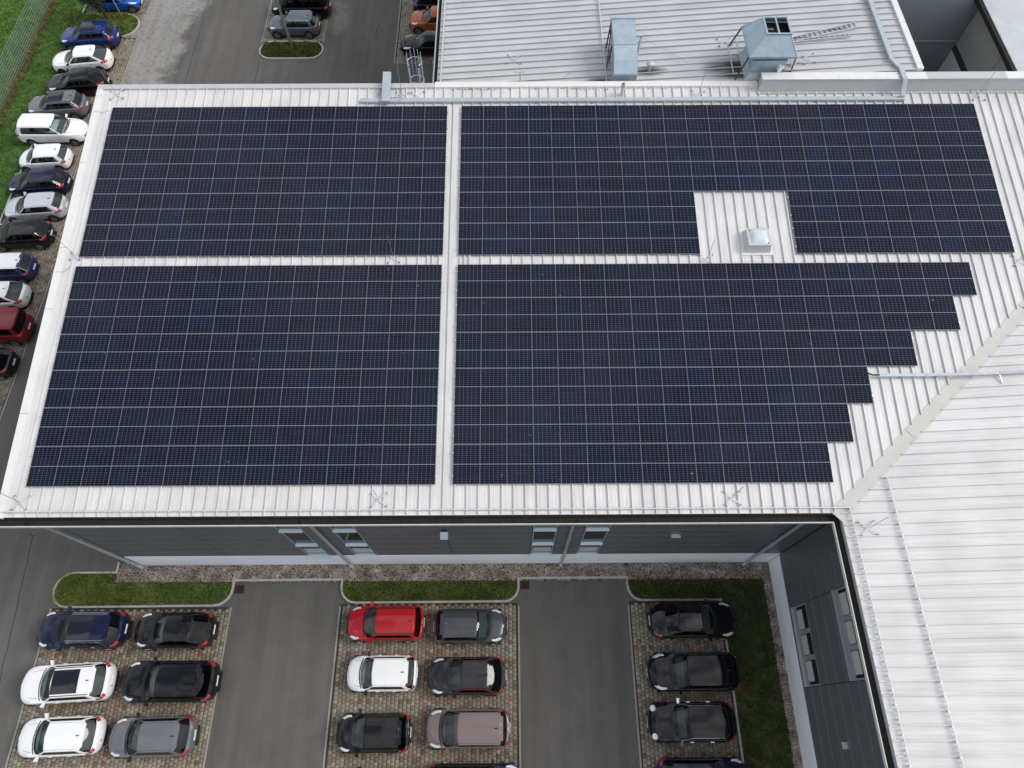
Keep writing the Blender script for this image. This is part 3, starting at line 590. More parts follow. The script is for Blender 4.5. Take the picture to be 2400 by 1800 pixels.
# roof deck + sheets
roof = MB()
roof.hexa([(-1.0, YS + .02, zmain(YS) - .35), (34.3, YS + .02, zmain(YS) - .35), (XE, YN, zmain(YN) - .35), (-1.0, YN, zmain(YN) - .35),
           (-1.0, YS + .02, zmain(YS) - .03), (34.3, YS + .02, zmain(YS) - .03), (XE, YN, zmain(YN) - .03), (-1.0, YN, zmain(YN) - .03)])
roof_main = roof.build('roof', 'flashing_grey', hall)
def sheet_main(xa, xb):
    def south(x): return YS if x < 34.35 else max(YS, yval(x) + .34)
    ya, yb = south(xa), south(xb)
    if min(ya, yb) > YN - .3: return
    mb = MB(); t = .006
    P = lambda x, y, h=0.: (x, y, zmain(y) + h)
    mb.hexa([P(xa, ya, -.03), P(xb, yb, -.03), P(xb, YN - .06, -.03), P(xa, YN - .06, -.03), P(xa, ya), P(xb, yb), P(xb, YN - .06), P(xa, YN - .06)])
    for r_ in (.17, .33):
        x = xa + r_; yy = ya + (yb - ya) * r_ / (xb - xa); mb.hexa([P(x - .02, yy), P(x + .02, yy), P(x + .02, YN - .07), P(x - .02, YN - .07), P(x - .006, yy + .01, .006), P(x + .006, yy + .01, .006), P(x + .006, YN - .08, .006), P(x - .006, YN - .08, .006)])
    y0 = ya + .015
    for hw_, h0, h1 in ((.008, 0, .048), (.019, .048, .072)): mb.hexa([P(xa - hw_, y0, h0), P(xa + hw_, y0, h0), P(xa + hw_, YN - .06, h0), P(xa - hw_, YN - .06, h0), P(xa - hw_, y0, h1), P(xa + hw_, y0, h1), P(xa + hw_, YN - .06, h1), P(xa - hw_, YN - .06, h1)])
    mb.build('roof_sheet', 'sheet_main', roof_main)
SP = .498; k = 0
while .215 + SP * k < 50:
    sheet_main(.215 + SP * k, .215 + SP * (k + 1)); k += 1
# west verge: edge tray and capping
P = lambda x, y, h=0.: (x, y, zmain(y) + h)
MB().hexa([P(-.74, YS, -.03), P(.215 - .03, YS, -.03), P(.185, YN - .06, -.03), P(-.74, YN - .06, -.03), P(-.74, YS, .0), P(.185, YS, .0), P(.185, YN - .06, .0), P(-.74, YN - .06, .0)]).build('verge_tray', 'sheet_main', roof_main)
MB().hexa([P(-.30, YS, 0), P(-.27, YS, 0), P(-.27, YN - .1, 0), P(-.30, YN - .1, 0), P(-.295, YS, .05), P(-.275, YS, .05), P(-.275, YN - .1, .05), P(-.295, YN - .1, .05)]).build('verge_rib', 'sheet_main', roof_main)
for a, b in ((YS - .05, 3.2), (3.22, 8.2), (8.22, 11.4), (11.42, 16.2), (16.22, 20.3), (20.32, YN + .05)):
    MB().hexa([P(-1.02, a, -.30), P(-.74, a, -.05), P(-.74, b, -.05), P(-1.02, b, -.30), P(-1.02, a, .10), P(-.72, a, .085), P(-.72, b, .085), P(-1.02, b, .10)]).build('verge_cap', 'flashing_white', roof_main)
# north capping, low part
for a, b, m in [(-1.0, 4., 'flashing_grey'), (4.01, 9., 'flashing_grey'), (9.01, 16.62, 'flashing_grey'), (16.63, 21.6, 'flashing_white'), (21.61, 26.6, 'flashing_white'), (26.61, 31.6, 'flashing_white'), (31.61, 33.55, 'flashing_white')]:
    wd = .0 if m == 'flashing_grey' else .06
    MB().hexa([(a, YN - .20, zmain(20.75) - .05), (b, YN - .20, zmain(20.75) - .05), (b, YN + .06 + wd, zmain(20.9) - .2), (a, YN + .06 + wd, zmain(20.9) - .2),
               (a, YN - .20, zmain(20.75) + .10 + wd / 3), (b, YN - .20, zmain(20.75) + .10 + wd / 3), (b, YN + .06 + wd, zmain(20.9) + .13 + wd / 3), (a, YN + .06 + wd, zmain(20.9) + .13 + wd / 3)]).build('parapet_cap', m, roof_main)
# raised parapet to the right
PZ = ZB + 3.28
MB().hexa([(33.5, 20.44, zmain(20.44) - .03), (XE, 20.44, zmain(20.44) - .03), (XE, 21.0, zmain(21) - 1.2), (33.5, 21.0, zmain(21) - 1.2), (33.62, 20.56, PZ), (XE, 20.56, PZ), (XE, 21.0, PZ), (33.62, 21.0, PZ)]).build('parapet_wall', 'flashing_grey', roof_main)
MB().box(33.48, XE, 20.30, 20.44, zmain(20.4) - .03, zmain(20.4) + .05).build('parapet_foot', 'flashing_grey', roof_main)
for a, b, m in ((33.58, 37.55, 'flashing_white'), (37.56, 42.1, 'flashing_white'), (42.11, 46.2, 'flashing_grey'), (46.21, XE, 'flashing_white')):
    MB().box(a, b, 20.52, 21.04, PZ + .002, PZ + .05).build('parapet_cap', m, roof_main)

# wing roof
wing = MB().hexa([(34.36, -30, zwing(34.3) - .35), (XE, -30, zwing(XE) - .35), (XE, yval(XE), zwing(XE) - .35), (34.36, -1.3, zwing(34.3) - .35),
                  (34.36, -30, zwing(34.3) - .03), (XE, -30, zwing(XE) - .03), (XE, yval(XE), zwing(XE) - .03), (34.36, -1.3, zwing(34.3) - .03)]).build('roof', 'flashing_grey', hall)
def xval(y): return 34.3 + (y + 1.3) * 9.9 / 9.08
def sheet_wing(ya, yb):
    def west(y): return 34.33 if y < -1.25 else max(34.33, xval(y) + .27)
    xa, xb = west(ya), west(yb)
    if min(xa, xb) > XE - .5: return
    mb = MB(); Q = lambda x, y, h=0.: (x, y, zwing(x) + .02 + h)
    mb.hexa([Q(xa, ya, -.04), Q(XE, ya, -.04), Q(XE, yb, -.04), Q(xb, yb, -.04), Q(xa, ya), Q(XE, ya), Q(XE, yb), Q(xb, yb)])
    for r_ in (.17, .33):
        y = ya + r_; xx = xa + (xb - xa) * r_ / (yb - ya); mb.hexa([Q(xx, y - .02), Q(XE, y - .02), Q(XE, y + .02), Q(xx, y + .02), Q(xx, y - .006, .006), Q(XE, y - .006, .006), Q(XE, y + .006, .006), Q(xx, y + .006, .006)])
    x0 = xa + .015
    for hw_, h0, h1 in ((.008, 0, .048), (.019, .048, .072)): mb.hexa([Q(x0, ya - hw_, h0), Q(XE, ya - hw_, h0), Q(XE, ya + hw_, h0), Q(x0, ya + hw_, h0), Q(x0, ya - hw_, h1), Q(XE, ya - hw_, h1), Q(XE, ya + hw_, h1), Q(x0, ya + hw_, h1)])
    mb.build('roof_sheet', 'sheet_wing', wing)
y = -1.78 - .496 * 30
while y < 17: sheet_wing(y, y + .496); y += .496
# valley lining
dv = Vector((9.9, 9.08, 0)).normalized(); nv_ = Vector((-dv.y, dv.x, 0))
def V(s, o, h): p = Vector((34.15, yval(34.15), 0)) + dv * s + nv_ * o; return (p.x, p.y, max(zmain(p.y), zwing(p.x)) + h)
for a, b in ((0., 5.15), (5.17, 9.2), (9.22, 13.9), (13.92, 18.5), (18.52, 26)):
    mb = MB()
    for o0, o1, h0, h1 in ((-.36, -.15, .012, .03), (-.15, .12, .03, .034), (.12, .36, .034, .016)):
        mb.hexa([V(a, o0, h0 - .04), V(b, o0, h0 - .04), V(b, o1, h1 - .04), V(a, o1, h1 - .04), V(a, o0, h0), V(b, o0, h0), V(b, o1, h1), V(a, o1, h1)])
    mb.build('valley_lining', 'valley_sheet', roof_main)
for s in (5.16, 9.21, 13.91): MB().quad(V(s - .04, -.2, .037), V(s + .03, -.28, .034), V(s + .05, .1, .04), V(s, .2, .038)).build('valley_smudge', 'stain_black' if s > 10 else 'flashing_grey', roof_main)

# gutters + downpipes
ze = zmain(YS) - .10
g = MB(); g.box(-1.3, 34.02, -1.60, -1.26, ze - .16, ze - .14).box(-1.3, 34.02, -1.30, -1.26, ze - .14, ze + .02); gt = g.build('gutter', 'gutter_dirt', hall)
MB().box(-1.3, 34.02, -1.635, -1.60, ze - .17, ze + .005).build('lip', 'gutter_lip', gt)
zg = zwing(34.3) - .12
g = MB(); g.box(34.03, 34.32, -30, -1.3, zg - .16, zg - .14); gt2 = g.build('gutter', 'gutter_dirt', hall)
MB().box(33.995, 34.03, -30, -1.64, zg - .17, zg + .01).build('lip', 'gutter_lip', gt2)
MB().box(34.03, 34.34, -1.60, -1.28, ze - .19, ze - .165).build('gutter_corner', 'gutter_dirt', hall)
for x in (-.11, 11.6, 23.28, 33.5):
    MB().disc((x + (.25 if x < 0 else 0), -1.45, ze - .136), .085).build('outlet', 'hole', gt)
    p = MB().tube([(x, -1.42, ze - .15), (x, -1.42, ze - .32), (x, -1.17, ze - .62), (x, -1.15, .62)], .075, 10).build('downpipe', 'downpipe', hall, True)
    MB().tube([(x, -1.15, .62), (x, -1.15, .05)], .085, 10).build('pipe_foot', 'pipe_foot', p, True)
    for z in (.75, 3.4, 6.2, 9.): MB().tube([(x, -1.15, z), (x, -1.15, z + .04)], .092, 10).build('bracket', 'galvanised', p)
# eaves soffit trim
MB().box(-1.0, 34.0, -1.25, -1.0, ze - .22, ze - .18).build('soffit', 'cladding_dark', hall); MB().box(34.36, 34.9, -30, -1.3, zg - .22, zg - .18).build('soffit', 'cladding_dark', hall)
# snow guards
def snow_guard(label, pts, zf, step, hook=.25, parent=None):
    t = empty('snow_guard', pts[0] + (zf(*pts[0]),), label, 'snow guard', 'roof snow guards')
    (x0, y0), (x1, y1) = pts; L_ = math.hypot(x1 - x0, y1 - y0); n = int(L_ / step); d = ((x1 - x0) / L_, (y1 - y0) / L_); pn = (-d[1], d[0])
    MB().tube([(x0, y0, zf(x0, y0) + .13), (x1, y1, zf(x1, y1) + .13)], .022, 6).build('rail', 'white_metal', t)
    MB().tube([(x0 + pn[0] * .03, y0 + pn[1] * .03, zf(x0, y0) + .08), (x1 + pn[0] * .03, y1 + pn[1] * .03, zf(x1, y1) + .08)], .012, 5).build('rail', 'white_metal', t)
    cl, hk = MB(), MB()
    for k in range(n + 1):
        x, y = x0 + d[0] * k * step, y0 + d[1] * k * step; cl.box(x - .03, x + .03, y - .03, y + .03, zf(x, y) + .03, zf(x, y) + .15)
        for q in (.32, .68):
            X, Y = x + d[0] * step * q, y + d[1] * step * q
            if k < n: hk.bar((X, Y, zf(X, Y) + .12), (X + pn[0] * .07, Y + pn[1] * .07, zf(X, Y) + .03), .03, .008)
    c = cl.build('clamp', 'white_metal', t); c['kind'] = 'stuff'; c = hk.build('ice_stop', 'steel', t); c['kind'] = 'stuff'
snow_guard('white snow guard rail along the front eave of the hall', [(-.75, -1.06), (34.9, -1.06)], lambda x, y: zmain(y), .498)
snow_guard('snow guard rail on the wing roof, nearest its gutter', [(34.68, -1.1), (34.68, -22)], lambda x, y: zwing(x) + .02, .496)
snow_guard('second snow guard rail on the wing roof, starting at the valley', [(36.45, .15), (36.45, -22)], lambda x, y: zwing(x) + .02, .496)

# ------------------------------------------------------------------ solar arrays
def panel_meshes():
    w, h, t, fr = .5735, .869, .035, .008
    lam = MB().box(-w + fr, w - fr, -h + fr, h - fr, -t, -.002).mesh('laminate'); lam.materials.append(MAT['solar_cells'])
    f = MB(); f.box(-w, w, -h, -h + fr, -t, 0).box(-w, w, h - fr, h, -t, 0).box(-w, -w + fr, -h + fr, h - fr, -t, 0).box(w - fr, w, -h + fr, h - fr, -t, 0)
    fm = f.mesh('frame'); fm.materials.append(MAT['alu_frame']); return lam, fm
LAM, FRM = panel_meshes(); PU, PVV = 1.154, 1.7493
clampm = MB().box(-.02, .02, -.035, .035, -.03, .006).mesh('end_clamp'); clampm.materials.append(MAT['alu'])
def array(label, u0, v0, rows_):
    """rows_ listed from the lowest row up: sets of column numbers"""
    t = empty('solar_array', RF(u0, v0), label, 'solar panels', 'roof solar arrays', rot=(SL, 0, 0)); LOC[t.name] = (0, 0, 0)
    for r_, cols in enumerate(rows_):
        cols = sorted(cols); vb = r_ * PVV
        runs = []; 
        for c in cols:
            if runs and c == runs[-1][-1] + 1: runs[-1].append(c)
            else: runs.append([c])
        for run in runs:
            a, b = run[0] * PU - .045, run[-1] * PU + 1.134 + .045
            for q in (.36, 1.36):
                MB().box(a, b, vb + q - .02, vb + q + .02, -.105, -.04).build('rail', 'alu', t)
                for e_ in (a + .02, b - .02):
                    o = link('end_clamp', clampm, t); o.location = (e_, vb + q, 0)
        for c in cols:
            o = link('solar_panel', LAM, t); o.location = (c * PU + .567, vb + .861, random.uniform(-.002, .002)); o.rotation_euler = (random.uniform(-.0012, .0012), random.uniform(-.0012, .0012), 0)
            link('frame', FRM, o)
    return t
ub = 5 * PVV + 1.722 + .5206
array('block of solar panels at the lower left of the roof, six full rows', 0., 0., [range(15)] * 6)
array('block of solar panels at the upper left of the roof, five rows', .029, ub, [range(15)] * 5)
gap = list(range(10)) + list(range(14, 23))
array('block of solar panels at the upper right, with a gap around the skylight', 18.06, ub, [gap, gap, range(23), range(23), range(23)])
array('block of solar panels at the lower right with a stepped right edge', 18.049, 0., [range(14), range(15), range(16), range(18), range(20), range(21)])

# ------------------------------------------------------------------ things on the main roof
def rod(label, x, y, zf, h=1.5, lean=(0, 0), size=.42, base=True):
    t = empty('lightning_rod', (x, y, zf(x, y)), label, 'lightning rod', 'lightning rods on the roofs'); z = zf(x, y) + .09
    a = random.uniform(-.12, .12); s = size
    for q in (.72 + a, -.72 + a):
        dx, dy = math.cos(q) * s, math.sin(q) * s
        MB().bar((x - dx, y - dy, zf(x - dx, y - dy) + .09), (x + dx, y + dy, zf(x + dx, y + dy) + .09 + (.012 if q > 0 else 0)), .035, .014).build('base_arm', 'white_metal', t)
        for k in (-1, 1):
            X, Y = x + k * dx, y + k * dy; MB().box(X - .03, X + .03, Y - .03, Y + .03, zf(X, Y) + .005, zf(X, Y) + .10).build('clamp', 'steel', t)
    if h: MB().tube([(x, y, z), (x + lean[0], y + lean[1], z + h)], .012, 6).build('rod', 'steel', t)
    return t
zm = lambda x, y: zmain(y)
rod('lightning rod stand at the left front corner of the hall roof', -.12, -.66, zm, 1.2, (-.3, .15))
rod('lightning rod stand above the front eave below the middle seam', 14.95, -.62, zm, 1.3)
rod('lightning rod stand above the front eave near the valley', 29.85, -.62, zm, 1.5)
rod('lightning rod stand in the gap left of the middle seam', 14.97, 10.78, zm, 1.6, size=.36)
rod('lightning rod stand beside the light duct over the back edge', 14.95, 20.2, zm, 1.9)
rod('empty cross stand right of the light duct over the back edge', 15.75, 20.22, zm, 0)
rod('lightning rod stand at the back edge left of the raised parapet', 30.4, 20.2, zm, 1.6)
rod('lightning rod stand at the upper right corner of the panels', 44.95, 20.1, zm, 1.6)
rod('lightning rod stand at the right frame edge beside the panels', 44.78, 10.5, zm, 1.5)
rod('lightning rod stand left below the skylight', 29.88, 10.62, zm, 1.5)
rod('lightning rod stand at the left back corner of the hall roof', .05, 20.42, zm, 1.3, (-.15, .1))
rod('lightning rod stand on the left verge between the panel blocks', -.2, 10.98, zm, 1.6, (-.35, .2), .3)
rod('lightning rod stand on the wing roof beside the inner corner', 35.25, -1.95, lambda x, y: zwing(x) + .02, 1.3, (.2, .1))
def wire(label, pts, r=.006, m='steel'): return tag(MB().tube(pts, r, 5).build('earth_wire', m), label, 'wire')
wire('thin earth wire bracket on the left verge beside the panel gap', [(-.9, 10.1, zmain(10.1) + .12), (-.6, 10.15, zmain(10) + .06), (-.4, 10.35, zmain(10.2) + .05), (-.3, 10.45, zmain(10.3) + .05)], .01)
wire('thin earth wire bracket on the left verge at the back corner', [(-.9, 19.3, zmain(19.3) + .12), (-.55, 19.3, zmain(19.3) + .05), (-.3, 19.35, zmain(19.3) + .06), (-.2, 19.45, zmain(19.4) + .05)], .01)

# skylight
sx0, sx1, sy0, sy1 = 31.72, 32.98, 10.95, 12.15
t = empty('skylight', (32.35, 11.55, zmain(11.5)), 'square domed roof light in the gap between the panels', 'skylight')
MB().hexa([(sx0 - .1, sy0 - .1, zmain(sy0 - .1) - .01), (sx1 + .1, sy0 - .1, zmain(sy0 - .1) - .01), (sx1 + .1, sy1 + .1, zmain(sy1 + .1) - .01), (sx0 - .1, sy1 + .1, zmain(sy1 + .1) - .01),
           (sx0 - .1, sy0 - .1, zmain(sy0 - .1) + .068), (sx1 + .1, sy0 - .1, zmain(sy0 - .1) + .068), (sx1 + .1, sy1 + .1, zmain(sy1 + .1) + .068), (sx0 - .1, sy1 + .1, zmain(sy1 + .1) + .068)]).build('flashing', 'flashing_white', t)
zk = zmain(11.5) + .42
MB().hexa([(sx0, sy0, zmain(sy0)), (sx1, sy0, zmain(sy0)), (sx1, sy1, zmain(sy1)), (sx0, sy1, zmain(sy1)), (sx0 + .12, sy0 + .12, zk), (sx1 - .12, sy0 + .12, zk), (sx1 - .12, sy1 - .12, zk), (sx0 + .12, sy1 - .12, zk)]).build('upstand', 'flashing_grey', t)
MB().box(sx0 + .09, sx1 - .09, sy0 + .09, sy1 - .09, zk, zk + .05).build('rim', 'alu', t)
mb = MB(); n = 8; cx, cy, hw = (sx0 + sx1) / 2, (sy0 + sy1) / 2, .42
for i in range(n + 1):
    for j in range(n + 1):
        a, b = i / n * 2 - 1, j / n * 2 - 1; mb.v.append((cx + a * hw, cy + b * hw, zk + .05 + .16 * (1 - a ** 4) * (1 - b ** 4)))
for i in range(n):
    for j in range(n): q = i * (n + 1) + j; mb.f.append((q, q + n + 1, q + n + 2, q + 1))
mat('dome', (.55, .60, .62), .12, ior=1.5); mb.build('dome', 'dome', t, True)

# wet leaves and moss caught below the back capping
mb = MB()
for k in range(150):
    x = random.choice([random.gauss(18.3, .9), random.gauss(25., 1.6), random.uniform(17, 33)]); y = 20.73 - abs(random.gauss(0, .05)); r_ = random.uniform(.02, .06); a = random.uniform(0, 3.1)
    c_, s_ = math.cos(a) * r_, math.sin(a) * r_; z = zmain(y) + .006
    mb.v += [(x - c_, y - s_ * .5, z), (x + s_ * .5, y - c_ * .4, z + .004), (x + c_, y + s_ * .5, z + .012), (x - s_ * .5, y + c_ * .4, z + .005)]; mb.f.append(tuple(range(len(mb.v) - 4, len(mb.v))))
tag(mb.build('leaf_debris', 'stain_black'), 'dark wet leaf debris caught below the back capping of the roof', 'debris', kind='stuff')

# cable trays and ducts on the roof
t = empty('cable_tray', (12.8, 19.9, zmain(19.9)), 'long galvanised cable tray along the top of the panels', 'cable tray')
for a, b in ((12.8, 18.), (18.01, 24.), (24.01, 30.), (30.01, 36.), (36.01, 41.05)):
    MB().hexa([P(a, 19.78, .07), P(b, 19.78, .07), P(b, 20.0, .07), P(a, 20.0, .07), P(a, 19.78, .17), P(b, 19.78, .17), P(b, 20.0, .17), P(a, 20.0, .17)]).build('tray_section', 'galvanised', t)
mb = MB()
for k in range(20): mb.box(13.2 + k * 1.45, 13.24 + k * 1.45, 19.74, 20.04, zmain(19.8) - .01, zmain(19.8) + .06)
mb.build('feet', 'steel', t)['kind'] = 'stuff'
MB().hexa([(40.78, 19.9, zmain(19.9) + .17), (41.02, 19.9, zmain(19.9) + .17), (40.98, 20.4, PZ + .02), (40.74, 20.4, PZ + .02), (40.78, 19.9, zmain(19.9) + .27), (41.02, 19.9, zmain(19.9) + .27), (40.98, 20.4, PZ + .16), (40.74, 20.4, PZ + .16)]).build('tray_riser', 'galvanised', t)
MB().box(40.72, 40.96, 20.4, 21.2, PZ + .07, PZ + .16).build('tray_bridge', 'galvanised', t)
MB().hexa([(40.72, 21.2, PZ + .06), (40.96, 21.2, PZ + .06), (40.62, 21.9, znorth(40.5) + .10), (40.38, 21.9, znorth(40.5) + .10), (40.72, 21.2, PZ + .16), (40.96, 21.2, PZ + .16), (40.62, 21.9, znorth(40.5) + .22), (40.38, 21.9, znorth(40.5) + .22)]).build('tray_drop', 'galvanised', t)
MB().box(40.38, 40.62, 21.9, 36, znorth(40.5) + .12, znorth(40.5) + .22).build('tray_section', 'galvanised', t)
for yy in (20.62, 20.92): MB().box(40.62, 41.05, yy - .02, yy + .02, PZ + .05, PZ + .09).build('bracket', 'steel', t)
t = empty('roof_duct', (14.1, 20.4, zmain(20.4)), 'pale grey sheet duct crossing the back edge of the hall roof', 'duct')
MB().hexa([(13.95, 19.66, zmain(19.66) + .18), (14.37, 19.66, zmain(19.66) + .18), (14.37, 21.35, zmain(19.9) + .55), (13.95, 21.35, zmain(19.9) + .55), (13.95, 19.66, zmain(19.66) + .34), (14.37, 19.66, zmain(19.66) + .34), (14.37, 21.35, zmain(19.9) + .70), (13.95, 21.35, zmain(19.9) + .70)]).build('duct_body', 'galvanised', t)
for yy in (20.1, 20.72): MB().box(13.72, 14.92, yy - .02, yy + .02, zmain(yy) + .10, zmain(yy) + .14).build('support_bar', 'white_metal', t)
for xx in (13.78, 14.86):
    MB().box(xx - .02, xx + .02, 19.75, 20.72, zmain(20.3) + .08, zmain(20.3) + .12).build('support_leg', 'steel', t)
t = empty('cable_tray', (36.85, 4.72, zmain(4.72)), 'thin raised cable tray running right from the stepped panels', 'cable tray')
zt = lambda x: max(zmain(4.72), zwing(x)) + .17
for a, b in ((36.85, 39.), (39.01, 42.2), (42.21, 46.), (46.01, 53.)):
    MB().hexa([(a, 4.65, zt(a)), (b, 4.65, zt(b)), (b, 4.79, zt(b)), (a, 4.79, zt(a)), (a, 4.65, zt(a) + .06), (b, 4.65, zt(b) + .06), (b, 4.79, zt(b) + .06), (a, 4.79, zt(a) + .06)]).build('tray_section', 'galvanised', t)
for xx in (42.2, 44.55, 47.):
    MB().bar((xx, 4.7, zt(xx)), (xx + .08, 4.28, zwing(xx) + .06), .05, .04).build('support_leg', 'white_metal', t)
for xx in (37.9, 39.5): MB().box(xx, xx + .04, 4.66, 4.78, zmain(4.7) - .01, zt(xx)).build('support_leg', 'steel', t)
tag(MB().tube([(36.40, 4.98, zmain(5) + .08), (36.5, 4.86, zmain(4.9) + .12), (36.68, 4.74, zmain(4.7) + .19), (36.95, 4.72, zmain(4.7) + .24)], .035, 7).build('cable_conduit', 'car_black', None, True), 'black corrugated conduit leaving the stepped panel block', 'conduit')
t = empty('cable_tray', (16.7, 10.72, zmain(10.7)), 'short twin conduits bridging the panel gap beside the middle seam, left', 'conduit')
for xx in (16.60, 16.83): MB().tube([P(xx, 10.2, .06), P(xx, 11.2, .06)], .03, 6).build('conduit', 'white_metal', t)
t = empty('cable_tray', (18.5, 10.72, zmain(10.7)), 'short twin conduits bridging the panel gap beside the middle seam, right', 'conduit')
for xx in (18.36, 18.58): MB().tube([P(xx, 10.2, .06), P(xx, 11.2, .06)], .03, 6).build('conduit', 'white_metal', t)
# vent pipe at the back edge
t = empty('vent_pipe', (26.4, 20.3, zmain(20.3)), 'short white flue pipe with dark cap at the back edge', 'vent pipe')
MB().tube([(26.4, 20.3, zmain(20.3) - .02), (26.4, 20.3, zmain(20.3) + .5)], [.10, .08], 12).build('pipe', 'white_metal', t, True)
MB().tube([(26.4, 20.3, zmain(20.3) + .5), (26.4, 20.3, zmain(20.3) + .62), (26.4, 20.3, zmain(20.3) + .72)], [.11, .11, .08], 12).build('cap', 'galvanised', t, True)
MB().disc((26.4, 20.3, zmain(20.3) + .723), .06).build('opening', 'hole', t)

# wall lamps and small boxes
t = empty('wall_lamp', (17.4, -1.05, 7.4), 'boxy floodlight on the wall joint between the window pairs', 'wall lamp')
MB().box(17.28, 17.52, -1.12, -1.0, 7.30, 7.42).build('bracket', 'dark_metal', t); MB().hexa([(17.22, -1.42, 7.12), (17.58, -1.42, 7.12), (17.58, -1.12, 7.22), (17.22, -1.12, 7.22), (17.22, -1.42, 7.20), (17.58, -1.42, 7.20), (17.58, -1.12, 7.42), (17.22, -1.12, 7.42)]).build('housing', 'galvanised', t)
t = empty('wall_box', (28.4, -1.05, 6.1), 'small white box on the front wall right of the windows', 'wall box'); MB().box(28.2, 28.6, -1.09, -1.0, 6.0, 6.28).build('housing', 'white_metal', t); MB().box(28.19, 28.61, -1.16, -1.09, 6.22, 6.30).build('hood', 'white_metal', t)
t = empty('wall_box', (34.85, -10.0, 5.4), 'small white box on the wing wall near the bottom edge', 'wall box'); MB().box(34.80, 34.90, -10.13, -9.87, 5.28, 5.6).build('housing', 'white_metal', t); MB().box(34.73, 34.80, -10.14, -9.86, 5.52, 5.61).build('hood', 'white_metal', t)

# ladder cage behind the back edge
t = empty('ladder_cage', (15.6, 21.4, 0), 'galvanised roof ladder with safety cage behind the back edge', 'ladder')
for z in (11.4, 12.4, 13.4, 14.52):
    MB().tube([(15.6 + math.cos(a) * .38, 21.72 + math.sin(a) * .38, z) for a in [R(-50 + k * 280 / 12) for k in range(13)]], .022, 5).build('hoop', 'galvanised', t)
for a in (-20, 20, 60, 90, 120, 160, 200): MB().tube([(15.6 + math.cos(R(a)) * .38, 21.72 + math.sin(R(a)) * .38, 3.2), (15.6 + math.cos(R(a)) * .38, 21.72 + math.sin(R(a)) * .38, 15.0)], .014, 5).build('cage_bar', 'galvanised', t)
for x in (15.36, 15.84): MB().box(x - .025, x + .025, 21.18, 21.24, .3, 14.5).build('stile', 'galvanised', t)
for k in range(48): MB().tube([(15.36, 21.21, .5 + k * .28), (15.84, 21.21, .5 + k * .28)], .013, 5).build('rung', 'galvanised', t)

# ------------------------------------------------------------------ neighbouring hall to the north
nh = empty('neighbouring_hall', (16.8, 21.1, 0), 'lower hall behind, light grey standing seam roof with vents', 'building')
NX0, NX1, NY0, NY1 = 16.55, 41.65, 21.12, 56.
MB().box(16.95, 41.5, 21.08, 55.8, 0, 12.1).build('wall_core', 'cladding_dark', nh)
ww = MB().box(16.9, 16.94, 21.1, 55.8, 0, 12.3).build('wall_west', 'joint_black', nh); clad(ww, 'y', 16.92, -1, [(21.1, 30.), (30., 42.), (42., 55.8)], .4, 12.3)
we = MB().box(41.51, 41.54, 21.1, 55.8, 0, 13.9).build('wall_east', 'cladding', nh)
nr = MB().hexa([(NX0, NY0, znorth(NX0) - .3), (NX1, NY0, znorth(NX1) - .3), (NX1, NY1, znorth(NX1) - .3), (NX0, NY1, znorth(NX0) - .3), (NX0, NY0, znorth(NX0) - .03), (NX1, NY0, znorth(NX1) - .03), (NX1, NY1, znorth(NX1) - .03), (NX0, NY1, znorth(NX0) - .03)]).build('roof', 'flashing_grey', nh)
y = NY0 + .02; Q = lambda x, y, h=0.: (x, y, znorth(x) + h)
while y < 36:
    mb = MB(); ya, yb = y, y + .5
    mb.hexa([Q(NX0, ya, -.03), Q(NX1, ya, -.03), Q(NX1, yb, -.03), Q(NX0, yb, -.03), Q(NX0, ya), Q(NX1, ya), Q(NX1, yb), Q(NX0, yb)])
    for hw_, h0, h1 in ((.008, 0, .052), (.020, .052, .078)): mb.hexa([Q(NX0 + .02, ya - hw_, h0), Q(NX1 - .02, ya - hw_, h0), Q(NX1 - .02, ya + hw_, h0), Q(NX0 + .02, ya + hw_, h0), Q(NX0 + .02, ya - hw_, h1), Q(NX1 - .02, ya - hw_, h1), Q(NX1 - .02, ya + hw_, h1), Q(NX0 + .02, ya + hw_, h1)])
    mb.build('roof_sheet', 'sheet_north', nr); y += .5
MB().hexa([Q(NX0, 36.2, -.02), Q(NX1, 36.2, -.02), Q(NX1, NY1, -.02), Q(NX0, NY1, -.02), Q(NX0, 36.2, 0), Q(NX1, 36.2, 0), Q(NX1, NY1, 0), Q(NX0, NY1, 0)]).build('roof_back', 'sheet_north', nr)
gn = MB().box(16.36, 16.55, NY0, NY1, znorth(NX0) - .25, znorth(NX0) - .22).build('gutter', 'gutter_dirt', nh); MB().box(16.30, 16.36, NY0, NY1, znorth(NX0) - .27, znorth(NX0) - .04).build('lip', 'galvanised', gn)
for a, b in ((21.12, 21.5), (21.52, 24.7), (24.72, 30.), (30.02, 36.)): MB().box(41.66, 41.98, a, b, znorth(41.65) - .1, znorth(41.65) + .12).build('verge_cap', 'flashing_white', nr)
snow_guard('snow guard rail along the left edge of the neighbouring roof', [(16.75, 36.), (16.75, 21.3)], lambda x, y: znorth(x), .5)
snow_guard('snow guard rail left of the tall elbow duct', [(25.72, 36.), (25.72, 21.3)], lambda x, y: znorth(x), .5)
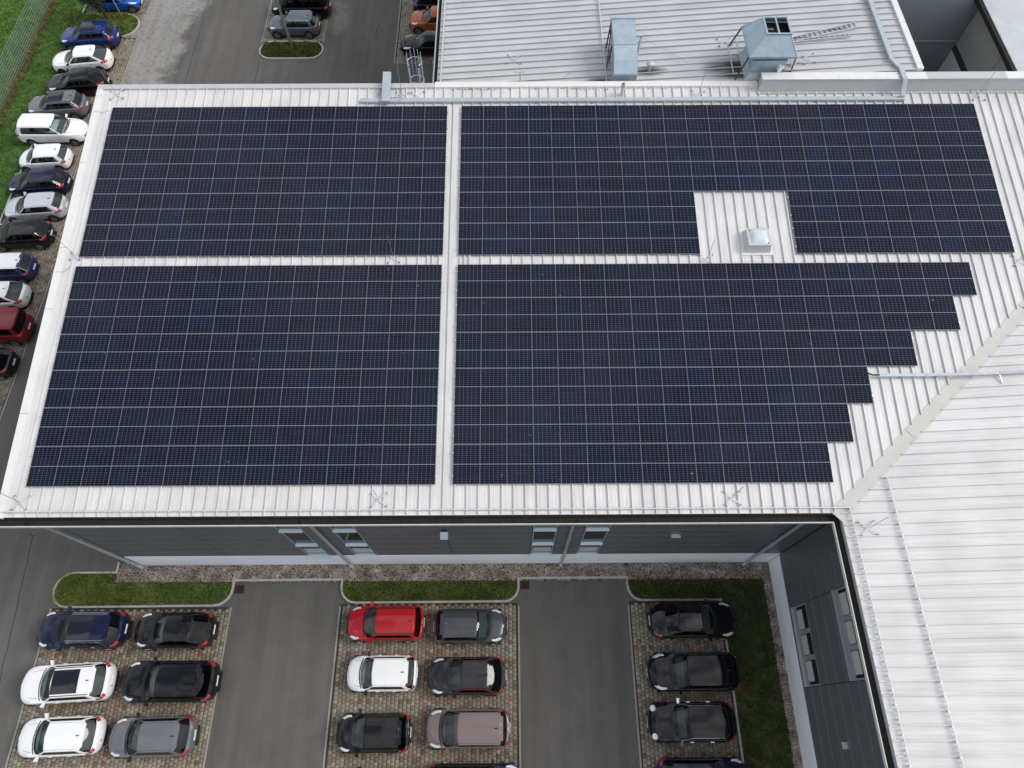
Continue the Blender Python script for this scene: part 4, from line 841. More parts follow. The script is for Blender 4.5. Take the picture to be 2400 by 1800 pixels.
# elbow duct
t = empty('elbow_duct', (26.6, 21.6, znorth(26.6)), 'tall galvanised elbow duct with its mouth facing away', 'duct')
prof = [(21.42, znorth(26.6) - .03), (21.38, ZB + 3.0), (21.9, ZB + 3.42), (22.75, ZB + 3.72), (24.66, ZB + 3.82), (24.66, ZB + 3.0), (23.0, ZB + 2.95), (22.45, znorth(26.6) - .03)]
MB().prism([(a, b) for a, b in prof], 'x', 26.02, 27.25).build('duct_body', 'galvanised_blue', t)
f = MB(); f.box(25.98, 27.29, 24.60, 24.70, ZB + 3.80, ZB + 3.88).box(25.98, 26.04, 24.60, 24.70, ZB + 2.96, ZB + 3.8).box(27.23, 27.29, 24.60, 24.70, ZB + 2.96, ZB + 3.8); f.build('flange', 'galvanised_blue', t)
MB().box(26.0, 27.27, 21.345, 21.40, ZB + 2.9, ZB + 2.97).build('flange', 'galvanised_blue', t); MB().box(26.01, 27.26, 22.72, 22.78, ZB + 3.70, ZB + 3.755).build('seam', 'galvanised', t)
for a, b in (((25.9, 24.4, znorth(25.9)), (26.0, 24.5, ZB + 3.6)), ((25.8, 22.6, znorth(25.8)), (26.0, 24.2, ZB + 3.5)), ((25.95, 23.2, znorth(25.9)), (26.0, 23.2, ZB + 3.3))): MB().bar(a, b, .06, .06).build('strut', 'dark_metal', t)
t = empty('vent_pipe', (27.55, 24.3, znorth(27.5)), 'dark slanted pipe beside the elbow duct', 'vent pipe'); MB().tube([(27.5, 23.4, znorth(27.5)), (27.52, 23.5, ZB + 3.2), (27.55, 23.55, ZB + 3.5)], .06, 8).build('pipe', 'downpipe', t, True); MB().disc((27.55, 23.55, ZB + 3.505), .05).build('opening', 'hole', t)
t = empty('vent_pipe', (28.05, 22.35, znorth(28)), 'small mushroom vent on the sooty patch of roof', 'vent pipe'); MB().tube([(28.05, 22.35, znorth(28) - .02), (28.05, 22.35, znorth(28) + .42)], .09, 10).build('pipe', 'galvanised', t, True); MB().tube([(28.05, 22.35, znorth(28) + .42), (28.05, 22.35, znorth(28) + .5), (28.05, 22.35, znorth(28) + .58)], [.20, .19, .05], 12).build('cap', 'galvanised', t, True)
# soot on the roof sheets around the vents
def soot_mat():
    m, nt, b = _base('soot'); N = nt.nodes.new; L = nt.links.new
    b.inputs['Base Color'].default_value = (.045, .040, .034, 1); b.inputs['Roughness'].default_value = .9
    t_ = N('ShaderNodeTexCoord'); g_ = N('ShaderNodeTexGradient'); g_.gradient_type = 'SPHERICAL'; L(t_.outputs['Object'], g_.inputs['Vector'])
    n_ = N('ShaderNodeTexNoise'); n_.inputs['Scale'].default_value = 3.; n_.inputs['Detail'].default_value = 6; mp_ = N('ShaderNodeMapping'); mp_.inputs['Scale'].default_value = (.5, 2.2, 1)
    L(t_.outputs['Object'], mp_.inputs['Vector']); L(mp_.outputs[0], n_.inputs['Vector'])
    k = N('ShaderNodeMath'); k.operation = 'MULTIPLY'; L(g_.outputs['Fac'], k.inputs[0]); L(n_.outputs['Fac'], k.inputs[1])
    r = N('ShaderNodeMapRange'); r.inputs[1].default_value = .08; r.inputs[2].default_value = .42; r.inputs[3].default_value = 0; r.inputs[4].default_value = .85; L(k.outputs[0], r.inputs[0])
    L(r.outputs[0], b.inputs['Alpha'])
soot_mat()
def soot(x, y, rx_, ry_):
    me = MB().disc((0, 0, 0), 1, 24).mesh('soot_stain'); me.materials.append(MAT['soot']); o = link('soot_stain', me, nr)
    o.location = (x - 16.8, y - 21.1, znorth(x) + .006); o.scale = (rx_, ry_, 1); o.rotation_euler = (0, -math.atan(.07), 0)
soot(28.05, 22.3, 1.3, .5); soot(32.5, 22.2, 2.2, 1.0); soot(32.9, 21.6, 1.8, .45); soot(25.4, 21.7, 1.2, .5); soot(33.9, 22.2, 1.9, 1.4)
# hopper vent on a frame
t = empty('hopper_vent', (33.9, 22.2, znorth(33.9)), 'large galvanised hopper vent open at the top, on a steel frame', 'vent')
rz, tz = ZB + 4.25, ZB + 5.1
rim = [(32.72, 21.05), (35.1, 21.05), (35.1, 23.4), (32.72, 23.4)]; top = [(33.42, 21.62), (34.6, 21.62), (34.6, 22.85), (33.42, 22.85)]
for i in range(4):
    a, b, c, d = rim[i], rim[(i + 1) % 4], top[(i + 1) % 4], top[i]; MB().quad((*a, rz), (*b, rz), (*c, tz), (*d, tz)).build('hood_side', 'galvanised_blue', t)
f = MB(); f.box(33.37, 34.65, 21.57, 21.65, tz - .02, tz + .05).box(33.37, 34.65, 22.82, 22.90, tz - .02, tz + .05).box(33.37, 33.45, 21.65, 22.82, tz - .02, tz + .05).box(34.57, 34.65, 21.65, 22.82, tz - .02, tz + .05).box(33.98, 34.05, 21.65, 22.82, tz - .03, tz + .04); f.build('rim', 'galvanised_blue', t)
f = MB(); f.box(32.68, 35.14, 21.0, 21.05, rz - .10, rz + .02).box(32.68, 35.14, 23.4, 23.45, rz - .10, rz + .02).box(32.68, 32.72, 21.05, 23.4, rz - .10, rz + .02).box(35.1, 35.14, 21.05, 23.4, rz - .10, rz + .02); f.build('edge_band', 'galvanised_blue', t)
MB().quad((33.1, 21.35, tz - .45), (34.9, 21.35, tz - .45), (34.9, 23.1, tz - .45), (33.1, 23.1, tz - .45)).build('painted_shade_sheet', 'joint_black', t)  # black sheet stands in for the shade inside the hood
for a, b in zip(rim, top): MB().bar((a[0], a[1], rz + .01), (b[0], b[1], tz + .01), .03, .03).build('hip_seam', 'galvanised', t)
for yy in (22.1, 22.45): MB().box(33.45, 33.98, yy - .03, yy + .03, tz - .38, tz - .33).build('damper', 'galvanised', t)
MB().hexa([(33.1, 21.3, znorth(33.9) + .35), (34.7, 21.3, znorth(33.9) + .35), (34.7, 23.1, znorth(33.9) + .35), (33.1, 23.1, znorth(33.9) + .35), (33.0, 21.2, rz - .35), (34.8, 21.2, rz - .35), (34.8, 23.2, rz - .35), (33.0, 23.2, rz - .35)]).build('lower_box', 'galvanised_blue', t)
MB().hexa([(32.9, 21.15, znorth(33.9) - .05), (34.9, 21.15, znorth(33.9) + .05), (34.9, 23.25, znorth(33.9) + .05), (32.9, 23.25, znorth(33.9) - .05), (33.1, 21.3, znorth(33.9) + .35), (34.7, 21.3, znorth(33.9) + .35), (34.7, 23.1, znorth(33.9) + .35), (33.1, 23.1, znorth(33.9) + .35)]).build('flashing', 'galvanised', t)
for a, b in (((32.45, 23.8, znorth(32.4)), (32.72, 23.4, rz)), ((35.35, 21.6, znorth(35.3)), (35.1, 21.1, rz)), ((32.4, 21.2, znorth(32.4)), (32.7, 21.1, rz)), ((35.4, 23.8, znorth(35.4)), (35.1, 23.4, rz))): MB().bar(a, b, .07, .07).build('leg', 'dark_metal', t)
for a, b in (((32.3, 21.3, ZB + 3.0), (32.3, 23.9, ZB + 3.0)), ((32.75, 21.25, ZB + 3.15), (32.75, 23.9, ZB + 3.15)), ((32.3, 21.25, ZB + 3.1), (35.3, 21.25, ZB + 3.3)), ((35.3, 21.25, ZB + 3.3), (35.3, 23.6, ZB + 3.3))): MB().bar(a, b, .05, .05).build('frame_rail', 'galvanised', t)
t = empty('plastic_sack', (34.6, 21.25, ZB + 3.3), 'crumpled white and blue sack on the vent frame', 'sack')
mb = MB(); mb.hexa([(34.42, 21.05, ZB + 3.32), (34.72, 21.08, ZB + 3.33), (34.74, 21.3, ZB + 3.35), (34.40, 21.32, ZB + 3.34), (34.47, 21.1, ZB + 3.60), (34.70, 21.12, ZB + 3.66), (34.68, 21.28, ZB + 3.62), (34.45, 21.27, ZB + 3.7)]); mb.build('sack_body', 'bag', t)
MB().box(34.62, 34.75, 21.035, 21.05, ZB + 3.33, ZB + 3.5).build('print', 'bag_blue', t)
def ladder(label, a, b, w, z0, n, m='alu'):
    t = empty('lying_ladder', (a[0], a[1], z0), label, 'ladder', 'ladders lying on the neighbouring roof'); d = Vector((b[0] - a[0], b[1] - a[1], 0)); u = Vector((-d.y, d.x, 0)).normalized() * w / 2
    zz = lambda x: z0 + .07 * (x - a[0]); S, E_ = Vector((a[0], a[1], zz(a[0]))), Vector((b[0], b[1], zz(b[0])))
    for s in (-1, 1): MB().bar(S + u * s, E_ + u * s, .05, .07).build('stile', m, t)
    for k in range(n):
        p = S + (E_ - S) * ((k + .5) / n); MB().bar(p - u, p + u, .035, .035).build('rung', 'dark_metal', t)
ladder('aluminium ladder lying right of the hopper vent, farther one', (35.3, 23.75), (39.4, 24.75), .34, znorth(35.3) + .14, 15)
ladder('narrow aluminium ladder lying right of the hopper vent, nearer one', (35.3, 23.75), (38.9, 23.98), .16, znorth(35.3) + .12, 13)
zn = lambda x, y: znorth(x)
rod('pile of crossed white stands right of the hopper vent, left one', 35.75, 22.35, zn, 0, size=.5); rod('pile of crossed white stands right of the hopper vent, right one', 36.3, 22.5, zn, 0, size=.55)
rod('crossed white stands left of the hopper vent', 32.3, 24.2, zn, 0, size=.45); rod('cross stand on the neighbouring roof near its left edge', 20.8, 23.9, zn, 0, size=.5)
t = empty('weather_mast', (21.1, 21.4, znorth(21)), 'small anemometer mast behind the back edge', 'mast'); MB().tube([(21.1, 21.4, znorth(21)), (21.1, 21.4, znorth(21) + 1.25)], .03, 6).build('mast', 'galvanised', t); MB().bar((20.9, 21.4, znorth(21) + 1.2), (21.3, 21.4, znorth(21) + 1.2), .03, .03).build('arm', 'white_metal', t)
for xx in (20.9, 21.3): MB().tube([(xx, 21.4, znorth(21) + 1.2), (xx, 21.4, znorth(21) + 1.32)], .05, 6).build('cup', 'white_metal', t)
wire('thin stay wire beside the elbow duct, left', [(23.4, 22.2, znorth(23.4)), (25.9, 23.2, ZB + 3.2)], .008); wire('thin stay wire beside the elbow duct, right', [(27.3, 23.8, ZB + 3.5), (30.2, 22.8, znorth(30.2))], .008)

# east block behind the light well
eb = empty('east_block', (47.6, 21.1, 0), 'pale-roofed block with corrugated wall beyond the narrow light well', 'building')
MB().box(47.72, 70, 21.06, 56, 0, 13.7).build('wall_core', 'cladding_dark', eb)
cw_ = MB().box(47.66, 47.70, 21.06, 27.7, 10.85, 13.9).build('corrugated_wall', 'joint_black', eb)
for (a, b) in ((21.1, 23.6), (23.64, 27.66)):
    pf = []
    for k in range(40): z = 10.9 + k * .075; pf += [(47.66, z), (47.62, z + .02), (47.62, z + .05), (47.66, z + .07)]
    MB().prism(pf + [(47.68, 13.9), (47.68, 10.9)], 'y', a, b).build('corrugated_panel', 'corrugated', cw_)
MB().box(47.60, 47.70, 21.06, 27.68, 0, 10.5).build('plinth', 'plinth', eb); MB().box(47.58, 47.71, 21.06, 27.68, 10.55, 10.84).build('band', 'cladding_dark', eb)
MB().box(42.0, 47.7, 27.70, 28.2, 0, 15.).build('end_wall', 'grey_wall', eb); MB().box(42.0, 47.6, 27.66, 27.695, 11.1, 11.14).build('ledge', 'flashing_grey', eb)
MB().hexa([(47.25, 21.1, ZB + 2.75), (70, 21.1, ZB + 4.4), (70, 56, ZB + 4.4), (47.25, 56, ZB + 2.75), (47.25, 21.1, ZB + 3.0), (70, 21.1, ZB + 4.6), (70, 56, ZB + 4.6), (47.25, 56, ZB + 3.0)]).build('roof', 'pale_roof', eb)
MB().box(47.05, 47.24, 21.1, 56, ZB + 2.7, ZB + 2.95).build('gutter', 'gutter_dirt', eb)

# ------------------------------------------------------------------ vehicles
# fractions of the length from the nose: cowl, roof front, roof rear, rear window foot; heights as fractions of H
STYLES = {
    'hatch': dict(cowl=.255, wf=.43, rr=.86, rb=.955, belt=.635, nose=.47, boot=.66, cf=.20, cr=.13, wr=.735),
    'small': dict(cowl=.225, wf=.40, rr=.87, rb=.965, belt=.625, nose=.47, boot=.65, cf=.20, cr=.11, wr=.75),
    'suv':   dict(cowl=.265, wf=.425, rr=.87, rb=.955, belt=.655, nose=.55, boot=.67, cf=.17, cr=.12, wr=.76),
    'fast':  dict(cowl=.275, wf=.44, rr=.77, rb=.945, belt=.65, nose=.50, boot=.67, cf=.20, cr=.15, wr=.70),
    'saloon': dict(cowl=.275, wf=.43, rr=.69, rb=.83, belt=.64, nose=.48, boot=.69, cf=.20, cr=.13, wr=.72),
    'wagon': dict(cowl=.245, wf=.40, rr=.90, rb=.97, belt=.62, nose=.47, boot=.63, cf=.18, cr=.10, wr=.76),
    'mpv':   dict(cowl=.20, wf=.40, rr=.90, rb=.965, belt=.60, nose=.46, boot=.62, cf=.20, cr=.10, wr=.78),
    'van':   dict(cowl=.15, wf=.275, rr=.965, rb=.99, belt=.57, nose=.46, boot=.60, cf=.14, cr=.06, wr=.86),
}
KF, KR = 6, 6; rng_c = random.Random(3)
MID = [.12, .28, .455, .505, .64, .79, .92]
def outline(x0, x1, w, cf, cr, nf=2.7, nr=2.9, bulge=.0):
    """half outline nose->tail as (s, y); same number of points for every ring"""
    pts = []
    for k in range(KF):
        a = (k / (KF - 1)) * math.pi / 2; pts.append((x0 + cf * (1 - max(0, math.cos(a)) ** (2 / nf)), w * math.sin(a) ** (2 / nf)))
    a0, b0 = x0 + cf, x1 - cr
    for m_ in MID: pts.append((a0 + (b0 - a0) * m_, w * (1 + bulge * math.sin(math.pi * m_))))
    for k in range(KR):
        a = math.pi / 2 * (1 - k / (KR - 1)); pts.append((x1 - cr * (1 - max(0, math.cos(a)) ** (2 / nr)), w * math.sin(a) ** (2 / nr)))
    return pts
NK = KF + len(MID) + KR
def lerp(a, b, t): return a + (b - a) * t
def pw(x, pts):
    for (a, va), (b, vb) in zip(pts, pts[1:]):
        if x <= b:
            t = min(1, max(0, (x - a) / (b - a))); t = t * t * (3 - 2 * t) * .5 + t * .5; return lerp(va, vb, t)
    return pts[-1][1]
WHEELS = {}
def wheel_meshes(r, dark):
    key = (round(r, 2), dark)
    if key in WHEELS: return WHEELS[key]
    def lathe(prof, n=20):
        mb = MB()
        for (rad, y_) in prof:
            for k in range(n): a = 2 * math.pi * k / n; mb.v.append((rad * math.cos(a), y_, rad * math.sin(a)))
        for i in range(len(prof) - 1):
            for k in range(n): mb.f.append((i * n + k, i * n + (k + 1) % n, (i + 1) * n + (k + 1) % n, (i + 1) * n + k))
        return mb
    ty = lathe([(r * .66, .0), (r * .9, -.012), (r, .02), (r, .18), (r * .9, .2), (r * .5, .2)]).mesh('tyre', True); ty.materials.append(MAT['tyre'])
    rm = MB().disc((0, .03, 0), r * .64, 18, 'y')
    for k in range(5):
        a = 2 * math.pi * k / 5 + .3; c, s = math.cos(a), math.sin(a); p, q = r * .10, r * .64
        rm.hexa([(c * .04 - s * p, .004, s * .04 + c * p), (c * .04 + s * p, .004, s * .04 - c * p), (c * q + s * p * .8, .008, s * q - c * p * .8), (c * q - s * p * .8, .008, s * q + c * p * .8),
                 (c * .04 - s * p, .02, s * .04 + c * p), (c * .04 + s * p, .02, s * .04 - c * p), (c * q + s * p * .8, .025, s * q - c * p * .8), (c * q - s * p * .8, .025, s * q + c * p * .8)])
    l2 = lathe([(r * .68, 0.), (r * .60, -.006), (r * .58, .03)]); n = len(rm.v); rm.v += l2.v; rm.f += [tuple(i + n for i in f_) for f_ in l2.f]
    me = rm.mesh('rim'); me.materials.append(MAT['rim_dark' if dark else 'rim'])
    WHEELS[key] = (ty, me); return WHEELS[key]

def car(name, label, cat, x, y, ang, L, W, H, style, paintname, roof=None, pano=0., rails=None, mirrors=None, dark_rim=False, antenna=True, taillen=1., headl=1., trim=None, plate=True, black_pillars=True, spoiler=True, group='parked cars', blackroof_rear=False, headround=False, chrome_trim=False):
    """ang: direction of the nose, degrees from +X"""
    S = STYLES[style]; pm = 'paint_' + paintname; rm_ = roof or pm
    t = empty(name, (x, y, .02), label, cat, group, rot=(0, 0, R(ang))); LOC[t.name] = (0, 0, 0)
    hw = W / 2; zb = H * S['belt']; zn_ = H * S['nose']; zt_ = H * S['boot']
    X = lambda s: L / 2 - s
    def shoulder(s): return pw(s / L, [(0, zn_), (.10, lerp(zn_, zb, .52)), (S['cowl'], zb - .01), (S['rr'], zb + .035), (S['rb'], zt_), (1., zt_ - .03)])
    # lower body rings: (height fraction between .2 and shoulder, width, front inset, rear inset)
    base = .20 if style not in ('suv', 'van') else .24
    RG = [(0., .90, .13, .10), (.16, .965, .04, .03), (.38, .995, .0, .0), (.62, 1.0, .015, .0), (.84, .985, .05, .015), (.95, .965, .09, .03), (1., .925, .135, .055)]
    rings = []
    for f_, w_, i0, i1 in RG:
        o = outline(i0, L - i1, hw * w_, L * S['cf'], L * S['cr'], 2.5, 2.8, .012)
        rings.append([(X(s), yy, lerp(base, shoulder(s), f_)) for s, yy in o])
    # deck (bonnet / boot) towards the centre line
    top_ = rings[-1]
    def crown(s): return .055 if s / L < S['cowl'] + .03 else .035
    for f_ in (.72, .40, .0):
        rings.append([(px, py * f_, pz + crown(L / 2 - px) * (1 - f_ * f_)) for px, py, pz in top_])
    def tri(rg, name_, m, parent=t, smooth=True, sides=(1, -1), sel=None):
        mb = MB(); nr_ = len(rg)
        for sg in sides:
            n0 = len(mb.v)
            for rr_ in rg: mb.v += [(p[0], p[1] * sg, p[2]) for p in rr_]
            for i in range(nr_ - 1):
                for j in range(NK - 1):
                    if sel and not sel(i, j): continue
                    q = (n0 + i * NK + j, n0 + i * NK + j + 1, n0 + (i + 1) * NK + j + 1, n0 + (i + 1) * NK + j); mb.f.append(q[::-1] if sg < 0 else q)
        return weld(mb, name_, m, parent, smooth)
    body = tri(rings, 'body', pm, sel=lambda i, j: i > 0)
    tri(rings, 'lower_trim', 'car_black', sel=lambda i, j: i == 0)
    MB().box(-L / 2 + .25, L / 2 - .25, -hw * .86, hw * .86, base - .06, base + .05).build('underbody', 'car_black', t)
    # greenhouse
    c0, c1, d0, d1 = S['cowl'] * L, S['rb'] * L, S['wf'] * L, S['rr'] * L
    GH = []
    o0 = outline(c0, c1, hw * .905, L * .085, L * .05, 2.3, 2.6); o1 = outline(d0, d1, hw * S['wr'], L * .035, L * .03, 2.4, 2.6)
    zr = lambda s: H - .055 - .05 * max(0, ((s - d0) / (d1 - d0) - .55)) - .035 * max(0, 1 - (s - d0) / (.25 * L))
    for f_ in (0., .45, .88, 1.):
        rg = []
        for (s0, y0), (s1, y1) in zip(o0, o1):
            s = lerp(s0, s1, f_); yy = lerp(y0, y1, f_) + (y0 / (hw * .9)) * .028 * math.sin(math.pi * f_); z0 = shoulder(s0) + crown(s0) * (1 - min(1, (y0 / (hw * .925))) ** 2) - .004
            rg.append((X(s), yy, lerp(z0, zr(s1), f_) + .012 * math.sin(math.pi * f_)))
        GH.append(rg)
    for f_ in (.8, .45, .0): GH.append([(px, py * f_, pz + .05 * (1 - f_ * f_)) for px, py, pz in GH[3]])
    jA, jB, jC = KF - 1, KF + 2, KF + len(MID) - 1
    glass_side = lambda i, j: i in (0, 1) and jA <= j < jC and j != jB
    ws = lambda i, j: i in (0, 1, ) and j < jA - 1 or (i == 2 and j < jA - 1)
    rw = lambda i, j: i in (0, 1) and j >= jC + 2
    if style == 'van': glass_side = lambda i, j: i in (0, 1) and jA <= j < jC and j not in (jB,)
    pil = lambda i, j: i in (0, 1) and j == jB
    rest = lambda i, j: i < 3 and not glass_side(i, j) and not ws(i, j) and not rw(i, j) and not pil(i, j)
    tri(GH, 'pillars', pm if not (roof and black_pillars and roof == 'paint_black') else roof, sel=rest)
    for sd in (1, -1):
        tri(GH, 'side_window', 'side_glass', sides=(sd,), sel=lambda i, j: glass_side(i, j) and j < jB); tri(GH, 'side_window', 'side_glass', sides=(sd,), sel=lambda i, j: glass_side(i, j) and j > jB)
        tri(GH, 'door_pillar', 'car_black', sides=(sd,), sel=pil)
    tri(GH, 'windscreen', 'windscreen', sel=ws); tri(GH, 'rear_window', 'rear_glass', sel=rw)
    INT = [[(px, py * f_, pz + .014 + .0 * f_) for px, py, pz in GH[0]] for f_ in (.99, .5, 0.)]
    tri(INT, 'cabin_floor', 'interior')
    sm = 'seat_light' if rng_c.random() < .3 else 'seat'
    ds0 = c0 + .10 + L * .03; zd = shoulder(c0 + .3) + .03
    MB().hexa([(X(ds0), -hw * .70, zd), (X(ds0), hw * .70, zd), (X(ds0 + .42), hw * .78, zd), (X(ds0 + .42), -hw * .78, zd), (X(ds0 + .04), -hw * .66, zd + .045), (X(ds0 + .04), hw * .66, zd + .045), (X(ds0 + .40), hw * .74, zd + .10), (X(ds0 + .40), -hw * .74, zd + .10)]).build('dashboard', 'dashboard', t)
    MB().tube([(X(ds0 + .50) + .05 * math.sin(a), hw * .42 + .18 * math.cos(a), zd + .09 + .15 * math.sin(a)) for a in [k * math.pi / 6 for k in range(13)]], .014, 5).build('steering_wheel', 'car_black', t)
    top = H - .16
    for s_, hh in ((lerp(d0, d1, .20), .30), (lerp(d0, d1, .66), .22)):
        for sy in (-1, 1):
            yy = sy * hw * .42; zs = zb + .02
            MB().hexa([(X(s_ - .12), yy - .22, zs), (X(s_ - .12), yy + .22, zs), (X(s_ + .06), yy + .22, zs), (X(s_ + .06), yy - .22, zs), (X(s_ + .04), yy - .18, min(top, zs + hh)), (X(s_ + .04), yy + .18, min(top, zs + hh)), (X(s_ + .14), yy + .18, min(top, zs + hh)), (X(s_ + .14), yy - .18, min(top, zs + hh))]).build('seat', sm, t)
            MB().box(X(s_ + .16), X(s_ + .06), yy - .12, yy + .12, min(top, zs + hh) + .01, min(top + .08, zs + hh + .14)).build('headrest', sm, t)
    MB().tube([(X(d0 + .05), -.10, zr(d0) - .05), (X(d0 + .05), .10, zr(d0) - .05)], .03, 6).build('inner_mirror', 'car_black', t)
    rf = tri(GH, 'roof', rm_, sel=lambda i, j: i >= 3)
    zc = lambda s, f_: zr(s) + .05 * (1 - f_ * f_)
    def patch(name_, m, s0, s1, f0, lift=.006, n=6):
        mb = MB()
        for i in range(n + 1):
            s = lerp(s0, s1, i / n)
            for j in range(n + 1):
                f_ = lerp(-f0, f0, j / n); mb.v.append((X(s), f_ * hw * S['wr'], zc(s, f_) + lift))
        for i in range(n):
            for j in range(n): q = i * (n + 1) + j; mb.f.append((q, q + 1, q + n + 2, q + n + 1))
        return mb.build(name_, m, t, True)
    if pano: patch('sunroof', 'pano', d0 + .06, lerp(d0, d1, pano), .80)
    if blackroof_rear: patch('roof_spoiler', 'car_black', d1 - .12, d1 + .02, .9, .004)
    elif spoiler and style in ('hatch', 'small', 'suv', 'mpv'): MB().hexa([(X(d1 - .10), -hw * .62, zc(d1, .6) - .03), (X(d1 - .10), hw * .62, zc(d1, .6) - .03), (X(d1 + .10), hw * .60, zc(d1, .6) - .035), (X(d1 + .10), -hw * .60, zc(d1, .6) - .035), (X(d1 - .10), -hw * .60, zc(d1, .5) + .012), (X(d1 - .10), hw * .60, zc(d1, .5) + .012), (X(d1 + .10), hw * .58, zc(d1, .5) - .012), (X(d1 + .10), -hw * .58, zc(d1, .5) - .012)]).build('roof_spoiler', pm, t)
    for sg in (1, -1):
        if rails:
            yy = sg * hw * S['wr'] * .93; MB().tube([(X(lerp(d0, d1, f_)), yy, zc(lerp(d0, d1, f_), .9) + (.035 if .02 < f_ < .98 else .0)) for f_ in (0.04, .1, .3, .5, .7, .9, .97)], .017, 6).build('roof_rail', rails, t)
        else:
            mb = MB(); ys = [hw * S['wr'] * .90 * sg, hw * S['wr'] * .915 * sg]
            for i in range(6):
                s = lerp(d0 + .05, d1 - .05, i / 5); mb.v += [(X(s), ys[0], zc(s, .90) + .004), (X(s), ys[1], zc(s, .915) + .004)]
            for i in range(5): mb.f.append((2 * i, 2 * i + 1, 2 * i + 3, 2 * i + 2))
            mb.build('roof_seam', 'car_black', t)
        mp_ = X(c0 + .36); MB().hexa([(mp_ - .05, sg * hw * .93, zb + .02), (mp_ + .05, sg * hw * .93, zb + .02), (mp_ + .07, sg * (hw + .19), zb + .05), (mp_ - .06, sg * (hw + .19), zb + .05),
                                  (mp_ - .05, sg * hw * .93, zb + .07), (mp_ + .06, sg * hw * .93, zb + .07), (mp_ + .09, sg * (hw + .17), zb + .19), (mp_ - .06, sg * (hw + .17), zb + .18)]).build('mirror', mirrors or pm, t)
        # lights wrapped on the body surface
        def wrap(name_, m, i0, i1, j0, j1, lift=.008):
            mb = MB(); n = 5; c = Vector((0, 0, .6))
            for a in range(n + 1):
                for b in range(n + 1):
                    fi, fj = lerp(i0, i1, a / n), lerp(j0, j1, b / n) if not isinstance(j0, tuple) else lerp(lerp(j0[0], j1[0], b / n), lerp(j0[1], j1[1], b / n), a / n)
                    ia, ja = min(int(fi), len(rings) - 2), min(int(fj), NK - 2); u, v_ = fi - ia, fj - ja
                    p00, p01, p10, p11 = (Vector(rings[ia][ja]), Vector(rings[ia][ja + 1]), Vector(rings[ia + 1][ja]), Vector(rings[ia + 1][ja + 1]))
                    p = p00.lerp(p01, v_).lerp(p10.lerp(p11, v_), u); d = (p11 - p00).cross(p10 - p01)
                    if d.length > 1e-9: d.normalize()
                    if d.dot(p - c) < 0: d = -d
                    p = p + d * lift; mb.v.append((p.x, p.y * sg, p.z))
            for a in range(n):
                for b in range(n): q = a * (n + 1) + b; mb.f.append((q, q + 1, q + n + 2, q + n + 1))
            return mb.build(name_, m, t, True)
        if headround:
            MB().tube([(X(.28), sg * hw * .70, shoulder(.28) - .06), (X(.22), sg * hw * .70, shoulder(.22) + .02)], [.16, .14], 14).build('headlight', 'headlight', t, True)
        else: wrap('headlight', 'headlight', 4.6, 6.35, (2.3, 2.9), (3.6 + .3 * headl, 4.4 + .3 * headl))
        jr = NK - 1
        wrap('taillight', 'taillight', 3.9, 6.25, jr - 4.6 * min(1.15, taillen), jr - 2.2)
        for (s, nm) in ((L * .175, 'f'), (L * .80, 'r')):
            r_ = .325 if style not in ('suv', 'van') else .355
            ty, rmesh = wheel_meshes(r_, dark_rim)
            MB().tube([(X(s), sg * (hw * .985), r_ + .02), (X(s), sg * (hw + .006), r_ + .02)], r_ + .055, 20).build('wheel_arch', 'car_black', t)
            wh = link('wheel', ty, t); wh.location = (X(s), sg * (hw + .02), r_ - .02); wh.rotation_euler = (0, 0, 0 if sg < 0 else math.pi)
            link('rim', rmesh, wh)
        MB().box(X(L * .47) - .09, X(L * .47) + .09, sg * hw * .985, sg * (hw + .012), zb - .10, zb - .07).build('door_handle', pm if not chrome_trim else 'chrome', t)
        MB().box(X(L * .70) - .09, X(L * .70) + .09, sg * hw * .985, sg * (hw + .012), zb - .09, zb - .06).build('door_handle', pm if not chrome_trim else 'chrome', t)
        if trim or chrome_trim:
            pts = []
            for j in range(jA, jC + 1): p = GH[2][j]; pts.append((p[0], (p[1] + .012) * sg, p[2]))
            a0_ = GH[0][jA]; pts = [(a0_[0] + .02, (a0_[1] + .01) * sg, a0_[2] + .02)] + pts + [(GH[0][jC][0], (GH[0][jC][1] + .012) * sg, GH[0][jC][2] + .05)]
            MB().tube(pts, .016 if trim else .011, 5).build('window_trim', trim or 'chrome', t)
        mb = MB(); n = 7; yy0 = hw * .71 * sg
        for i in range(n + 1):
            s_ = lerp(L * .13, c0 - .03, i / n); f_ = .71 / .925; zz = shoulder(s_) + crown(s_) * (1 - f_ * f_) + .005; yq = yy0 * lerp(.86, 1.0, min(1, i / n * 1.6)); mb.v += [(X(s_), yq, zz), (X(s_), yq + .014 * sg, zz)]
        for i in range(n): mb.f.append((2 * i, 2 * i + 1, 2 * i + 3, 2 * i + 2))
        mb.build('bonnet_gap', 'car_black', t)
        for q_ in (.335, .515, .70):
            s_ = q_ * L; mb = MB()
            for f_, w_, _, _ in RG[1:6]: zz = lerp(base, shoulder(s_), f_); mb.v += [(X(s_), sg * (hw * w_ * 1.012 + .004), zz), (X(s_ + .013), sg * (hw * w_ * 1.012 + .004), zz)]
            for i in range(4): mb.f.append((2 * i, 2 * i + 1, 2 * i + 3, 2 * i + 2))
            mb.build('door_gap', 'car_black', t)
        MB().tube([(X(c0 + .06), sg * .1, shoulder(c0) + .07), (X(c0 + .22), sg * .55, shoulder(c0) + .13)], .012, 4).build('wiper', 'car_black', t)
    # bonnet shut line, cowl, grille, plates
    mb = MB()
    for i in range(9):
        yy = lerp(-hw * .84, hw * .84, i / 8); q = 1 - (yy / (hw * .92)) ** 2; s = c0 - .09 + .10 * (yy / hw) ** 2 * 2; zz = shoulder(s) + .055 * q + .006; mb.v += [(X(s), yy, zz), (X(s + .055), yy, zz + .012)]
